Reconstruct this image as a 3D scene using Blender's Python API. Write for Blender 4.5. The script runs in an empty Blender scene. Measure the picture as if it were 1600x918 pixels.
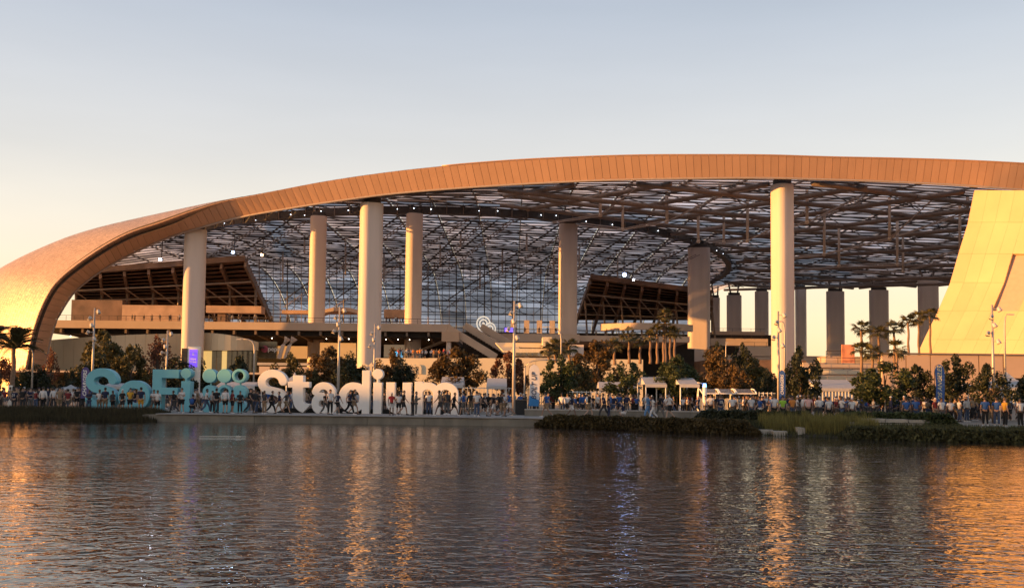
import bpy, bmesh, math, random
import numpy as np
from mathutils import Vector, Matrix

random.seed(7)
np.random.seed(7)
sc = bpy.context.scene
C = sc.collection
R = math.radians

# ------------------------------------------------------------------ camera
F_PX, PITCH, ROLL = 1600.0, R(3.5), R(0.6)
CAM_Z = 2.2
PPY = 615 - F_PX * math.tan(PITCH)            # principal point row in the 1600 x 918 frame
c_fwd = Vector((0, math.cos(PITCH), math.sin(PITCH)))
c_up0 = Vector((0, -math.sin(PITCH), math.cos(PITCH)))
c_rt0 = Vector((1, 0, 0))
c_rt = c_rt0 * math.cos(ROLL) + c_up0 * math.sin(ROLL)
c_up = c_up0 * math.cos(ROLL) - c_rt0 * math.sin(ROLL)
cam_d = bpy.data.cameras.new('camera')
cam = bpy.data.objects.new('camera', cam_d)
C.objects.link(cam)
cam_d.sensor_width = 36
cam_d.lens = 36 * F_PX / 1600
cam_d.shift_y = (PPY - 459) / 1600
cam_d.clip_start = 0.5
cam_d.clip_end = 12000
cam.matrix_world = Matrix(((c_rt.x, c_up.x, -c_fwd.x, 0), (c_rt.y, c_up.y, -c_fwd.y, 0), (c_rt.z, c_up.z, -c_fwd.z, CAM_Z), (0, 0, 0, 1)))
sc.camera = cam

# ------------------------------------------------------------------ sky, sun, exposure
SUN_EL = R(4.6)
SUN_H = Vector((-0.96, -0.28, 0)).normalized()
to_sun = Vector((SUN_H.x * math.cos(SUN_EL), SUN_H.y * math.cos(SUN_EL), math.sin(SUN_EL)))
world = bpy.data.worlds.new('World')
sc.world = world
world.use_nodes = True
wt = world.node_tree
for n in list(wt.nodes):
    wt.nodes.remove(n)
w_out = wt.nodes.new('ShaderNodeOutputWorld')
w_bg = wt.nodes.new('ShaderNodeBackground')
w_sky = wt.nodes.new('ShaderNodeTexSky')
w_sky.sky_type = 'NISHITA'
w_sky.sun_disc = False
w_sky.sun_elevation = SUN_EL
w_sky.sun_rotation = math.atan2(SUN_H.x, SUN_H.y)
w_sky.air_density = 1.0
w_sky.dust_density = 2.2
w_sky.ozone_density = 2.0
w_bg.inputs['Strength'].default_value = 0.15
# dusty evening air: an elevation ramp, the same all the way round, over the clear sky model
w_tc = wt.nodes.new('ShaderNodeTexCoord')
w_sep = wt.nodes.new('ShaderNodeSeparateXYZ')
wt.links.new(w_tc.outputs['Generated'], w_sep.inputs[0])
w_ramp = wt.nodes.new('ShaderNodeValToRGB')
wt.links.new(w_sep.outputs['Z'], w_ramp.inputs[0])
SKY = [(0.0, (.60, .40, .19)), (.06, (.56, .42, .26)), (.13, (.46, .40, .325)), (.22, (.36, .345, .34)), (.36, (.235, .26, .315)), (.7, (.06, .085, .13)), (1.0, (.04, .06, .10))]
cr_ = w_ramp.color_ramp
cr_.interpolation = 'B_SPLINE'
while len(cr_.elements) < len(SKY):
    cr_.elements.new(0.5)
for el, (p_, c_) in zip(cr_.elements, SKY):
    el.position = p_
    el.color = (c_[0] * 1.0, c_[1] * 1.0, c_[2] * 1.0, 1)
w_scale = wt.nodes.new('ShaderNodeVectorMath')
w_scale.operation = 'SCALE'
w_scale.inputs['Scale'].default_value = 0.96 / 0.15
# very faint streaky haze
w_map = wt.nodes.new('ShaderNodeMapping')
w_map.inputs['Scale'].default_value = (1.2, 1.2, 7.0)
wt.links.new(w_tc.outputs['Generated'], w_map.inputs[0])
w_nz = wt.nodes.new('ShaderNodeTexNoise')
w_nz.inputs['Scale'].default_value = 2.2
w_nz.inputs['Detail'].default_value = 4
wt.links.new(w_map.outputs[0], w_nz.inputs['Vector'])
w_mr = wt.nodes.new('ShaderNodeMapRange')
w_mr.inputs['To Min'].default_value = 0.91
w_mr.inputs['To Max'].default_value = 1.09
wt.links.new(w_nz.outputs['Fac'], w_mr.inputs['Value'])
w_mul = wt.nodes.new('ShaderNodeVectorMath')
w_mul.operation = 'MULTIPLY'
wt.links.new(w_ramp.outputs[0], w_mul.inputs[0])
wt.links.new(w_mr.outputs[0], w_mul.inputs[1])
wt.links.new(w_mul.outputs[0], w_scale.inputs[0])
w_add = wt.nodes.new('ShaderNodeVectorMath')
w_add.operation = 'MULTIPLY_ADD'
w_add.inputs[1].default_value = (0.36, 0.29, 0.22)
wt.links.new(w_sky.outputs[0], w_add.inputs[0])
wt.links.new(w_scale.outputs[0], w_add.inputs[2])
wt.links.new(w_add.outputs[0], w_bg.inputs['Color'])
wt.links.new(w_bg.outputs[0], w_out.inputs[0])
sun_d = bpy.data.lights.new('sun', 'SUN')
sun_d.energy = 5.0
sun_d.angle = R(0.5)
sun_d.color = (1.0, 0.44, 0.11)
sun = bpy.data.objects.new('sun', sun_d)
C.objects.link(sun)
sun.rotation_euler = to_sun.to_track_quat('Z', 'Y').to_euler()
sc.view_settings.view_transform = 'Standard'
sc.view_settings.look = 'None'
sc.view_settings.exposure = 1.05
sc.view_settings.gamma = 1.0
sc.view_settings.use_curve_mapping = False
sc.render.engine = 'CYCLES'
sc.cycles.use_denoising = True
sc.cycles.max_bounces = 6
sc.cycles.caustics_reflective = False
sc.cycles.caustics_refractive = False

# ------------------------------------------------------------------ helpers
def P(px, py, Y):
    """world point seen at photo pixel (px, py) at depth Y (1600 x 918 frame)"""
    d = c_fwd + c_rt * ((px - 800) / F_PX) - c_up * ((py - PPY) / F_PX)
    return Vector((0, 0, CAM_Z)) + d * (Y / d.y)

def PX(px, Y, py=600):
    return P(px, py, Y).x

def lerp(a, b, t):
    return a + (b - a) * t

def smooth(a, b, x):
    t = min(1, max(0, (x - a) / (b - a)))
    return t * t * (3 - 2 * t)

_mats = {}
def mat(name, col, rough=0.7, metal=0.0, var=0.12, scale=1.5, bump=0.0, bscale=20.0, emit=None, estr=0.0, trans=0.0, island=0.0, spec=0.5, objvar=0.0, stretch=None):
    if name in _mats:
        return _mats[name]
    m = bpy.data.materials.new(name)
    m.use_nodes = True
    nt = m.node_tree
    b = nt.nodes['Principled BSDF']
    b.inputs['Roughness'].default_value = rough
    b.inputs['Metallic'].default_value = metal
    b.inputs['Specular IOR Level'].default_value = spec
    col = (col[0], col[1], col[2], 1)
    L = nt.links.new
    tc = nt.nodes.new('ShaderNodeTexCoord')
    vec = tc.outputs['Object']
    if stretch:
        mp = nt.nodes.new('ShaderNodeMapping')
        mp.inputs['Scale'].default_value = stretch
        L(vec, mp.inputs[0])
        vec = mp.outputs[0]
    nz = nt.nodes.new('ShaderNodeTexNoise')
    nz.inputs['Scale'].default_value = scale
    nz.inputs['Detail'].default_value = 5
    L(vec, nz.inputs['Vector'])
    rmp = nt.nodes.new('ShaderNodeMapRange')
    rmp.inputs['From Min'].default_value = 0.25
    rmp.inputs['From Max'].default_value = 0.75
    rmp.inputs['To Min'].default_value = 1 - var
    rmp.inputs['To Max'].default_value = 1 + var
    L(nz.outputs['Fac'], rmp.inputs['Value'])
    val = rmp.outputs[0]
    if island:
        g = nt.nodes.new('ShaderNodeNewGeometry')
        r2 = nt.nodes.new('ShaderNodeMapRange')
        r2.inputs['To Min'].default_value = 1 - island
        r2.inputs['To Max'].default_value = 1 + island
        L(g.outputs['Random Per Island'], r2.inputs['Value'])
        mm = nt.nodes.new('ShaderNodeMath')
        mm.operation = 'MULTIPLY'
        L(val, mm.inputs[0]); L(r2.outputs[0], mm.inputs[1])
        val = mm.outputs[0]
    if objvar:
        g = nt.nodes.new('ShaderNodeObjectInfo')
        r2 = nt.nodes.new('ShaderNodeMapRange')
        r2.inputs['To Min'].default_value = 1 - objvar
        r2.inputs['To Max'].default_value = 1 + objvar
        L(g.outputs['Random'], r2.inputs['Value'])
        mm = nt.nodes.new('ShaderNodeMath')
        mm.operation = 'MULTIPLY'
        L(val, mm.inputs[0]); L(r2.outputs[0], mm.inputs[1])
        val = mm.outputs[0]
    mx = nt.nodes.new('ShaderNodeMix')
    mx.data_type = 'RGBA'
    mx.blend_type = 'MULTIPLY'
    mx.inputs['Factor'].default_value = 1
    mx.inputs['A'].default_value = col
    L(val, mx.inputs['B'])
    L(mx.outputs['Result'], b.inputs['Base Color'])
    if bump:
        n2 = nt.nodes.new('ShaderNodeTexNoise')
        n2.inputs['Scale'].default_value = bscale
        n2.inputs['Detail'].default_value = 4
        L(vec, n2.inputs['Vector'])
        bp = nt.nodes.new('ShaderNodeBump')
        bp.inputs['Strength'].default_value = bump
        bp.inputs['Distance'].default_value = 0.1
        L(n2.outputs['Fac'], bp.inputs['Height'])
        L(bp.outputs[0], b.inputs['Normal'])
    if emit:
        b.inputs['Emission Color'].default_value = (emit[0], emit[1], emit[2], 1)
        b.inputs['Emission Strength'].default_value = estr
    if trans:
        tl = nt.nodes.new('ShaderNodeBsdfTranslucent')
        L(mx.outputs['Result'], tl.inputs['Color'])
        ms = nt.nodes.new('ShaderNodeMixShader')
        ms.inputs[0].default_value = trans
        L(b.outputs[0], ms.inputs[1]); L(tl.outputs[0], ms.inputs[2])
        L(ms.outputs[0], nt.nodes['Material Output'].inputs['Surface'])
    _mats[name] = m
    return m

class MB:
    def __init__(s):
        s.v = []; s.f = []
    def add(s, vs, fs):
        o = len(s.v)
        s.v += [tuple(v) for v in vs]
        s.f += [tuple(i + o for i in f) for f in fs]
        return s
    def box(s, c, d, rz=0.0):
        x, y, z = d[0] / 2, d[1] / 2, d[2] / 2
        cs, sn = math.cos(rz), math.sin(rz)
        vs = []
        for dz in (-z, z):
            for dx, dy in ((-x, -y), (x, -y), (x, y), (-x, y)):
                vs.append((c[0] + dx * cs - dy * sn, c[1] + dx * sn + dy * cs, c[2] + dz))
        return s.add(vs, [(3, 2, 1, 0), (4, 5, 6, 7), (0, 1, 5, 4), (1, 2, 6, 5), (2, 3, 7, 6), (3, 0, 4, 7)])
    def hexa(s, a, b):
        """box from two quads a (4 pts) and b (4 pts)"""
        return s.add(list(a) + list(b), [(3, 2, 1, 0), (4, 5, 6, 7), (0, 1, 5, 4), (1, 2, 6, 5), (2, 3, 7, 6), (3, 0, 4, 7)])
    def tube(s, pts, rad, n=6, cap=True):
        pts = [Vector(p) for p in pts]
        if not hasattr(rad, '__len__'):
            rad = [rad] * len(pts)
        vs, fs = [], []
        for i, p in enumerate(pts):
            t = (pts[min(i + 1, len(pts) - 1)] - pts[max(i - 1, 0)])
            t = t.normalized() if t.length > 1e-9 else Vector((0, 0, 1))
            a = Vector((0, 0, 1)) if abs(t.z) < 0.9 else Vector((1, 0, 0))
            u = t.cross(a).normalized(); w = t.cross(u)
            for k in range(n):
                an = 2 * math.pi * k / n
                vs.append(p + (u * math.cos(an) + w * math.sin(an)) * rad[i])
        for i in range(len(pts) - 1):
            for k in range(n):
                k2 = (k + 1) % n
                fs.append((i * n + k, i * n + k2, (i + 1) * n + k2, (i + 1) * n + k))
        if cap:
            fs.append(tuple(range(n))[::-1])
            fs.append(tuple(range((len(pts) - 1) * n, len(pts) * n)))
        return s.add(vs, fs)
    def beam(s, p0, p1, w, h):
        p0, p1 = Vector(p0), Vector(p1)
        t = (p1 - p0).normalized()
        a = Vector((0, 0, 1)) if abs(t.z) < 0.95 else Vector((0, 1, 0))
        u = t.cross(a).normalized() * (w / 2); v = u.cross(t).normalized() * (h / 2)
        q = lambda p: [p - u - v, p + u - v, p + u + v, p - u + v]
        return s.hexa(q(p0), q(p1))
    def prism(s, poly, z0, z1):
        n = len(poly)
        vs = [(p[0], p[1], z0) for p in poly] + [(p[0], p[1], z1) for p in poly]
        fs = [tuple(range(n))[::-1], tuple(range(n, 2 * n))] + [(i, (i + 1) % n, n + (i + 1) % n, n + i) for i in range(n)]
        return s.add(vs, fs)
    def ball(s, c, r, n=8, m=5, sq=(1, 1, 1)):
        vs = [(c[0], c[1], c[2] + r * sq[2])]
        for i in range(1, m):
            th = math.pi * i / m
            for k in range(n):
                ph = 2 * math.pi * k / n
                vs.append((c[0] + r * sq[0] * math.sin(th) * math.cos(ph), c[1] + r * sq[1] * math.sin(th) * math.sin(ph), c[2] + r * sq[2] * math.cos(th)))
        vs.append((c[0], c[1], c[2] - r * sq[2]))
        fs = []
        for k in range(n):
            fs.append((0, 1 + k, 1 + (k + 1) % n))
        for i in range(m - 2):
            for k in range(n):
                a = 1 + i * n + k; b = 1 + i * n + (k + 1) % n
                fs.append((a, a + n, b + n, b))
        l = len(vs) - 1; o = 1 + (m - 2) * n
        for k in range(n):
            fs.append((o + k, l, o + (k + 1) % n))
        return s.add(vs, fs)
    def mesh(s, name, smooth_=False):
        me = bpy.data.meshes.new(name)
        me.from_pydata(s.v, [], s.f)
        me.update()
        if smooth_:
            me.shade_smooth()
        return me
    def build(s, name, m, parent=None, sm=False):
        return mkobj(name, s.mesh(name, sm), m, parent)

def mkobj(name, me, m, parent=None):
    o = bpy.data.objects.new(name, me)
    if m is not None and len(me.materials) == 0:
        me.materials.append(m)
    C.objects.link(o)
    if parent is not None:
        o.parent = parent
        if parent.type == 'EMPTY' and parent.get('_world'):
            o.location = -Vector(parent.location)
    return o

def tag(o, label=None, cat=None, group=None, kind=None):
    if label: o['label'] = label
    if cat: o['category'] = cat
    if group: o['group'] = group
    if kind: o['kind'] = kind
    return o

def empty(name, loc=(0, 0, 0), rz=0.0, world_parts=False):
    o = bpy.data.objects.new(name, None)
    o.empty_display_size = 0.3
    C.objects.link(o)
    o.location = loc
    o.rotation_euler = (0, 0, rz)
    if world_parts:
        o['_world'] = 1
    return o

def copy_tree(o, parent=None):
    c = o.copy()
    C.objects.link(c)
    c.parent = parent
    for ch in o.children:
        copy_tree(ch, c)
    return c

def setmat(o, m):
    o.material_slots[0].link = 'OBJECT'
    o.material_slots[0].material = m

def text_mesh(name, body, size, extrude=0.01, bold=0.0, align='CENTER', shear=0.0):
    cu = bpy.data.curves.new(name, 'FONT')
    cu.body = body; cu.size = size; cu.extrude = extrude; cu.offset = bold
    cu.align_x = align; cu.align_y = 'CENTER'; cu.shear = shear
    cu.resolution_u = 3
    o = bpy.data.objects.new(name, cu)
    C.objects.link(o)
    dg = bpy.context.evaluated_depsgraph_get()
    me = bpy.data.meshes.new_from_object(o.evaluated_get(dg))
    bpy.data.objects.remove(o)
    bpy.data.curves.remove(cu)
    return me

# ------------------------------------------------------------------ 2-D shape outlines -> solid letters
def contour(sd, x0, y0, h):
    """marching squares on sd (inside < 0) -> closed polylines"""
    ins = sd < 0
    H, W = sd.shape
    segs = {}
    def pt(k):
        (a, i, j) = k
        if a == 0:
            t = sd[i, j] / (sd[i, j] - sd[i, j + 1]); return (x0 + (j + t) * h, y0 + i * h)
        t = sd[i, j] / (sd[i, j] - sd[i + 1, j]); return (x0 + j * h, y0 + (i + t) * h)
    code = ins[:-1, :-1] * 1 + ins[:-1, 1:] * 2 + ins[1:, 1:] * 4 + ins[1:, :-1] * 8
    tab = {1: [('L', 'B')], 2: [('B', 'R')], 3: [('L', 'R')], 4: [('R', 'T')], 5: [('L', 'T'), ('R', 'B')], 6: [('B', 'T')], 7: [('L', 'T')],
           8: [('T', 'L')], 9: [('T', 'B')], 10: [('B', 'L'), ('T', 'R')], 11: [('T', 'R')], 12: [('R', 'L')], 13: [('R', 'B')], 14: [('B', 'L')]}
    nxt = {}
    for i, j in zip(*np.nonzero((code > 0) & (code < 15))):
        e = {'B': (0, i, j), 'T': (0, i + 1, j), 'L': (1, i, j), 'R': (1, i, j + 1)}
        for a, b in tab[int(code[i, j])]:
            nxt[e[a]] = e[b]
    loops = []
    while nxt:
        k0 = next(iter(nxt)); k = k0; lp = []
        while k in nxt:
            lp.append(pt(k)); k = nxt.pop(k)
        out = []
        n = len(lp)
        for q in range(n):
            a, b, c = lp[q - 1], lp[q], lp[(q + 1) % n]
            if abs((b[0] - a[0]) * (c[1] - b[1]) - (b[1] - a[1]) * (c[0] - b[0])) > 2e-6:
                out.append(b)
        if len(out) > 2:
            loops.append(out)
    return loops

def grid(w, h, step=0.025):
    xs = np.arange(-0.1, w + 0.1, step); ys = np.arange(-0.1, h + 0.1, step)
    X, Y = np.meshgrid(xs, ys)
    return X, Y, step
def s_box(X, Y, x0, x1, y0, y1):
    return np.maximum(np.maximum(x0 - X, X - x1), np.maximum(y0 - Y, Y - y1))
def s_disc(X, Y, cx, cy, r, ky=1.0):
    return np.hypot(X - cx, (Y - cy) * ky) - r
def s_ring(X, Y, cx, cy, r, w, ky=1.0):
    return np.abs(np.hypot(X - cx, (Y - cy) * ky) - r) - w / 2
def s_path(X, Y, pts, w):
    d = np.full(X.shape, 1e9)
    for (ax, ay), (bx, by) in zip(pts[:-1], pts[1:]):
        vx, vy = bx - ax, by - ay
        t = np.clip(((X - ax) * vx + (Y - ay) * vy) / (vx * vx + vy * vy + 1e-12), 0, 1)
        d = np.minimum(d, np.hypot(X - ax - t * vx, Y - ay - t * vy))
    return d - w / 2
def arc_pts(cx, cy, rx, ry, a0, a1, n=24):
    return [(cx + rx * math.cos(R(lerp(a0, a1, i / n))), cy + ry * math.sin(R(lerp(a0, a1, i / n)))) for i in range(n + 1)]

def solid(name, loops, depth, bevel=0.02):
    """outline loops (x, z) -> mesh standing in the XZ plane, front face at local y = -depth/2"""
    cu = bpy.data.curves.new(name, 'CURVE')
    cu.dimensions = '2D'; cu.fill_mode = 'BOTH'; cu.extrude = depth / 2 - bevel
    cu.bevel_depth = bevel; cu.bevel_resolution = 1; cu.offset = -bevel
    for lp in loops:
        sp = cu.splines.new('POLY')
        sp.points.add(len(lp) - 1)
        for p, q in zip(sp.points, lp):
            p.co = (q[0], q[1], 0, 1)
        sp.use_cyclic_u = True
    o = bpy.data.objects.new(name, cu)
    C.objects.link(o)
    dg = bpy.context.evaluated_depsgraph_get()
    me = bpy.data.meshes.new_from_object(o.evaluated_get(dg))
    bpy.data.objects.remove(o); bpy.data.curves.remove(cu)
    me.transform(Matrix.Rotation(math.pi / 2, 4, 'X'))
    me.update()
    return me

# ------------------------------------------------------------------ materials
M = {}
M['concrete'] = mat('pale_concrete', (0.42, 0.38, 0.34), 0.8, var=0.18, scale=0.6, bump=0.2)
M['paving'] = mat('promenade_paving', (0.34, 0.31, 0.29), 0.85, var=0.2, scale=0.8, bump=0.2)
M['edge'] = mat('stained_quay_concrete', (0.20, 0.18, 0.15), 0.85, var=0.3, scale=1.2, bump=0.3, stretch=(1, 1, 0.4))
M['soil'] = mat('dark_soil', (0.05, 0.04, 0.03), 0.95, var=0.3)
M['asphalt'] = mat('plaza_ground', (0.26, 0.22, 0.18), 0.9, var=0.25, scale=0.3)
M['column'] = mat('column_render', (0.60, 0.50, 0.44), 0.6, var=0.09, scale=0.5, stretch=(1, 1, 0.15))
M['fascia'] = mat('champagne_aluminium', (0.56, 0.34, 0.22), 0.45, metal=0.25, var=0.05, scale=0.3, objvar=0.06)
M['fasciadark'] = mat('joint_backing', (0.10, 0.07, 0.05), 0.8)
M['shell'] = mat('perforated_shell_panels', (0.56, 0.40, 0.29), 0.42, metal=0.25, var=0.06, scale=0.5, island=0.09)
M['leg'] = mat('pale_shell_leg', (0.66, 0.47, 0.25), 0.6, var=0.09, scale=0.15, objvar=0.06)
M['salmon'] = mat('salmon_recess', (0.52, 0.34, 0.26), 0.7, var=0.06)
M['etfe'] = mat('roof_film', (0.86, 0.86, 0.87), 0.5, var=0.3, scale=0.08, trans=0.92, objvar=0.22, island=0.3)
M['steel'] = mat('warm_grey_steel', (0.20, 0.15, 0.12), 0.55, metal=0.2, var=0.15)
M['post'] = mat('pale_post_steel', (0.58, 0.46, 0.37), 0.5, var=0.08)
M['steeldark'] = mat('dark_steel', (0.045, 0.036, 0.032), 0.6, var=0.2)
M['steelpale'] = mat('pale_steel', (0.40, 0.33, 0.29), 0.5, metal=0.1, var=0.1)
M['dark'] = mat('painted_recess_shade', (0.022, 0.018, 0.016), 0.9, var=0.3)  # near-black colour put in for the shade of interiors and recesses
M['deck'] = mat('concourse_render', (0.50, 0.39, 0.31), 0.7, var=0.08, scale=0.3)
M['parapet'] = mat('parapet_cladding', (0.40, 0.27, 0.19), 0.7, var=0.3, scale=0.4)
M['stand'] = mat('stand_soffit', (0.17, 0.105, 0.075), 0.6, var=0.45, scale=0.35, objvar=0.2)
M['drum'] = mat('drum_wall', (0.60, 0.50, 0.34), 0.65, var=0.06, scale=0.4)
M['wall'] = mat('plaza_wall', (0.66, 0.56, 0.40), 0.7, var=0.06, scale=0.3)
M['orange'] = mat('terracotta_wall', (0.54, 0.38, 0.27), 0.75, var=0.07, scale=0.4)
M['glass'] = mat('warm_glass', (0.10, 0.085, 0.06), 0.1, var=0.3, spec=0.8)
M['litglass'] = mat('lit_window', (0.3, 0.22, 0.1), 0.3, emit=(1.0, 0.62, 0.2), estr=0.35)
M['teal'] = mat('teal_paint', (0.17, 0.49, 0.58), 0.45, var=0.05)
M['white'] = mat('white_paint', (0.85, 0.81, 0.76), 0.5, var=0.05)
M['tent'] = mat('tent_fabric', (0.62, 0.60, 0.60), 0.7, var=0.06, trans=0.25)
M['pole'] = mat('galvanised_pole', (0.45, 0.40, 0.36), 0.45, metal=0.3, var=0.08)
M['lamp'] = mat('lamp_housing', (0.55, 0.50, 0.46), 0.5, var=0.05)
M['bark'] = mat('tree_bark', (0.09, 0.065, 0.05), 0.9, var=0.3, scale=6)
M['palmbark'] = mat('palm_bark', (0.22, 0.14, 0.095), 0.9, var=0.35, scale=5, stretch=(1, 1, 3))
M['stone'] = mat('sandstone_block', (0.40, 0.35, 0.29), 0.85, var=0.25, scale=1.5, bump=0.5, bscale=6)
M['black'] = mat('black_paint', (0.015, 0.015, 0.017), 0.6)
# ------------------------------------------------------------------ water and ground
SHORE = [(-400, 78), (-60, 73.5), (-38, 73), (-14, 72), (1.6, 70.4), (8, 64.8), (13.5, 59.5), (25.5, 52), (40, 47), (120, 30), (400, 10)]
def shore_y(x):
    for (x0, y0), (x1, y1) in zip(SHORE[:-1], SHORE[1:]):
        if x0 <= x <= x1:
            return lerp(y0, y1, (x - x0) / (x1 - x0))
    return 40
GZ = 0.5
wm = bpy.data.materials.new('lake_water')
wm.use_nodes = True
nt = wm.node_tree
b = nt.nodes['Principled BSDF']
b.inputs['Base Color'].default_value = (0.012, 0.011, 0.012, 1)
b.inputs['Roughness'].default_value = 0.015
b.inputs['IOR'].default_value = 1.33
tc = nt.nodes.new('ShaderNodeTexCoord')
def ripple(scale, stretch, rot, detail=3.0, dist=0.0):
    mp = nt.nodes.new('ShaderNodeMapping')
    mp.inputs['Scale'].default_value = stretch
    mp.inputs['Rotation'].default_value = (0, 0, rot)
    nt.links.new(tc.outputs['Object'], mp.inputs[0])
    n = nt.nodes.new('ShaderNodeTexNoise')
    n.inputs['Scale'].default_value = scale
    n.inputs['Detail'].default_value = detail
    n.inputs['Roughness'].default_value = 0.55
    n.inputs['Distortion'].default_value = dist
    nt.links.new(mp.outputs[0], n.inputs['Vector'])
    return n.outputs['Fac']
def mul_add(a, k, c=None):
    m_ = nt.nodes.new('ShaderNodeMath'); m_.operation = 'MULTIPLY_ADD'
    nt.links.new(a, m_.inputs[0]); m_.inputs[1].default_value = k
    if c is not None: nt.links.new(c, m_.inputs[2])
    else: m_.inputs[2].default_value = 0
    return m_.outputs[0]
h = mul_add(ripple(2.9, (0.75, 1.0, 1), R(12), 2, 0.8), 0.60)
pm = nt.nodes.new('ShaderNodeMapRange')
pm.inputs['From Min'].default_value = 0.35; pm.inputs['From Max'].default_value = 0.65
pm.inputs['To Min'].default_value = 0.35; pm.inputs['To Max'].default_value = 1.75
nt.links.new(ripple(0.06, (0.5, 1.4, 1), R(8), 3, 0.6), pm.inputs['Value'])
hm_ = nt.nodes.new('ShaderNodeMath'); hm_.operation = 'MULTIPLY'
nt.links.new(h, hm_.inputs[0]); nt.links.new(pm.outputs[0], hm_.inputs[1])
h = hm_.outputs[0]
h = mul_add(ripple(0.5, (0.6, 1.0, 1), R(-18), 2), 0.5, h)
h = mul_add(ripple(7.5, (0.8, 1.0, 1), R(-8), 1, 0.5), 0.14, h)
bp = nt.nodes.new('ShaderNodeBump')
bp.inputs['Strength'].default_value = 1.0
bp.inputs['Distance'].default_value = 0.042
nt.links.new(h, bp.inputs['Height'])
nt.links.new(bp.outputs[0], b.inputs['Normal'])
mb = MB(); mb.add([(-600, -60, 0), (600, -60, 0), (600, 85, 0), (-600, 85, 0)], [(0, 1, 2, 3)])
tag(mb.build('water', wm), 'dark rippled lake water in front of the stadium', 'lake', kind='structure')

mb = MB()
n = len(SHORE)
GS = []
for x, y in SHORE[:3] + [(-26.0, shore_y(-26) ), (-25.9, shore_y(-26))] + SHORE[3:5] + [(7.9, shore_y(8)), (8.0, shore_y(8))] + SHORE[6:]:
    GS.append((x, y + (1.1 if x <= -26 else 1.5 if x >= 8 else 0)))
n = len(GS)
vs = [(x, y, GZ) for x, y in GS] + [(x, y, -0.6) for x, y in GS] + [(4000 * (1 if i > n / 2 else -1) if i in (0, n - 1) else x * 4, 6000, GZ) for i, (x, y) in enumerate(GS)]
fs = [(i, i + 1, 2 * n + i + 1, 2 * n + i) for i in range(n - 1)] + [(n + i, n + i + 1, i + 1, i) for i in range(n - 1)]
mb.add(vs, fs)
mb.add([(-4000, 78, GZ), (-400, 78, GZ), (-4000, 6000, GZ)], [(0, 1, 2)])
mb.add([(400, 10, GZ), (4000, 10, GZ), (4000, 6000, GZ)], [(0, 1, 2)])
mb.add([(-4000, -4000, GZ), (4000, -4000, GZ), (4000, -58, GZ), (-4000, -58, GZ)], [(0, 1, 2, 3)])
mb.add([(-4000, -58, GZ), (-600, -58, GZ), (-600, 78, GZ), (-4000, 78, GZ)], [(0, 1, 2, 3)])
tag(mb.build('ground', M['asphalt']), 'flat paved ground around the stadium', 'ground', kind='structure')

# promenade slabs with joints, quay wall panels
prom = empty('pavement', (0, 74, GZ), world_parts=True)
tag(prom, 'pale paved lakeside promenade in front of the letters', 'promenade', kind='structure')
x = -25.0
k = 0
while x < 12:
    x1 = x + 2.0
    mb = MB()
    ya, yb = shore_y(x) - 0.25 + (1.8 if x > 7 else 0), shore_y(x1) - 0.25 + (1.8 if x > 7 else 0)
    mb.hexa([(x + .01, ya, GZ + .02), (x1 - .01, yb, GZ + .02), (x1 - .01, yb + 8, GZ + .02), (x + .01, ya + 8, GZ + .02)],
            [(x + .01, ya, GZ + .07), (x1 - .01, yb, GZ + .07), (x1 - .01, yb + 8, GZ + .07), (x + .01, ya + 8, GZ + .07)])
    mb.build('paving_slab', M['paving'], prom)
    x = x1
x = -26.0
while x < 7:
    x1 = x + 4.0
    ya, yb = shore_y(x) - 0.12, shore_y(x1) - 0.12
    mb = MB()
    mb.hexa([(x + .012, ya, -0.5), (x1 - .012, yb, -0.5), (x1 - .012, yb + .3, -0.5), (x + .012, ya + .3, -0.5)],
            [(x + .012, ya, GZ - .03), (x1 - .012, yb, GZ - .03), (x1 - .012, yb + .3, GZ - .03), (x + .012, ya + .3, GZ - .03)])
    mb.build('quay_panel', M['edge'], prom)
    x = x1
# low planter wall with pale coping behind the path, right of the letters
pw = empty('planter_wall', (8, 78, GZ), world_parts=True)
tag(pw, 'long low concrete wall with pale coping behind the lakeside path', 'wall')
x = 1.0
while x < 15.2:
    x1 = x + 2.4
    ya = 76.6 - x * 0.16; yb = 76.6 - x1 * 0.16
    mb = MB().hexa([(x + .01, ya, GZ), (x1 - .01, yb, GZ), (x1 - .01, yb + .4, GZ), (x + .01, ya + .4, GZ)],
                   [(x + .01, ya, GZ + .52), (x1 - .01, yb, GZ + .52), (x1 - .01, yb + .4, GZ + .52), (x + .01, ya + .4, GZ + .52)])
    mb.build('wall_block', M['edge'], pw)
    mb = MB().hexa([(x + .01, ya - .05, GZ + .523), (x1 - .01, yb - .05, GZ + .523), (x1 - .01, yb + .45, GZ + .523), (x + .01, ya + .45, GZ + .523)],
                   [(x + .01, ya - .05, GZ + .60), (x1 - .01, yb - .05, GZ + .60), (x1 - .01, yb + .45, GZ + .60), (x + .01, ya + .45, GZ + .60)])
    mb.build('coping', M['concrete'], pw)
    x = x1

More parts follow.
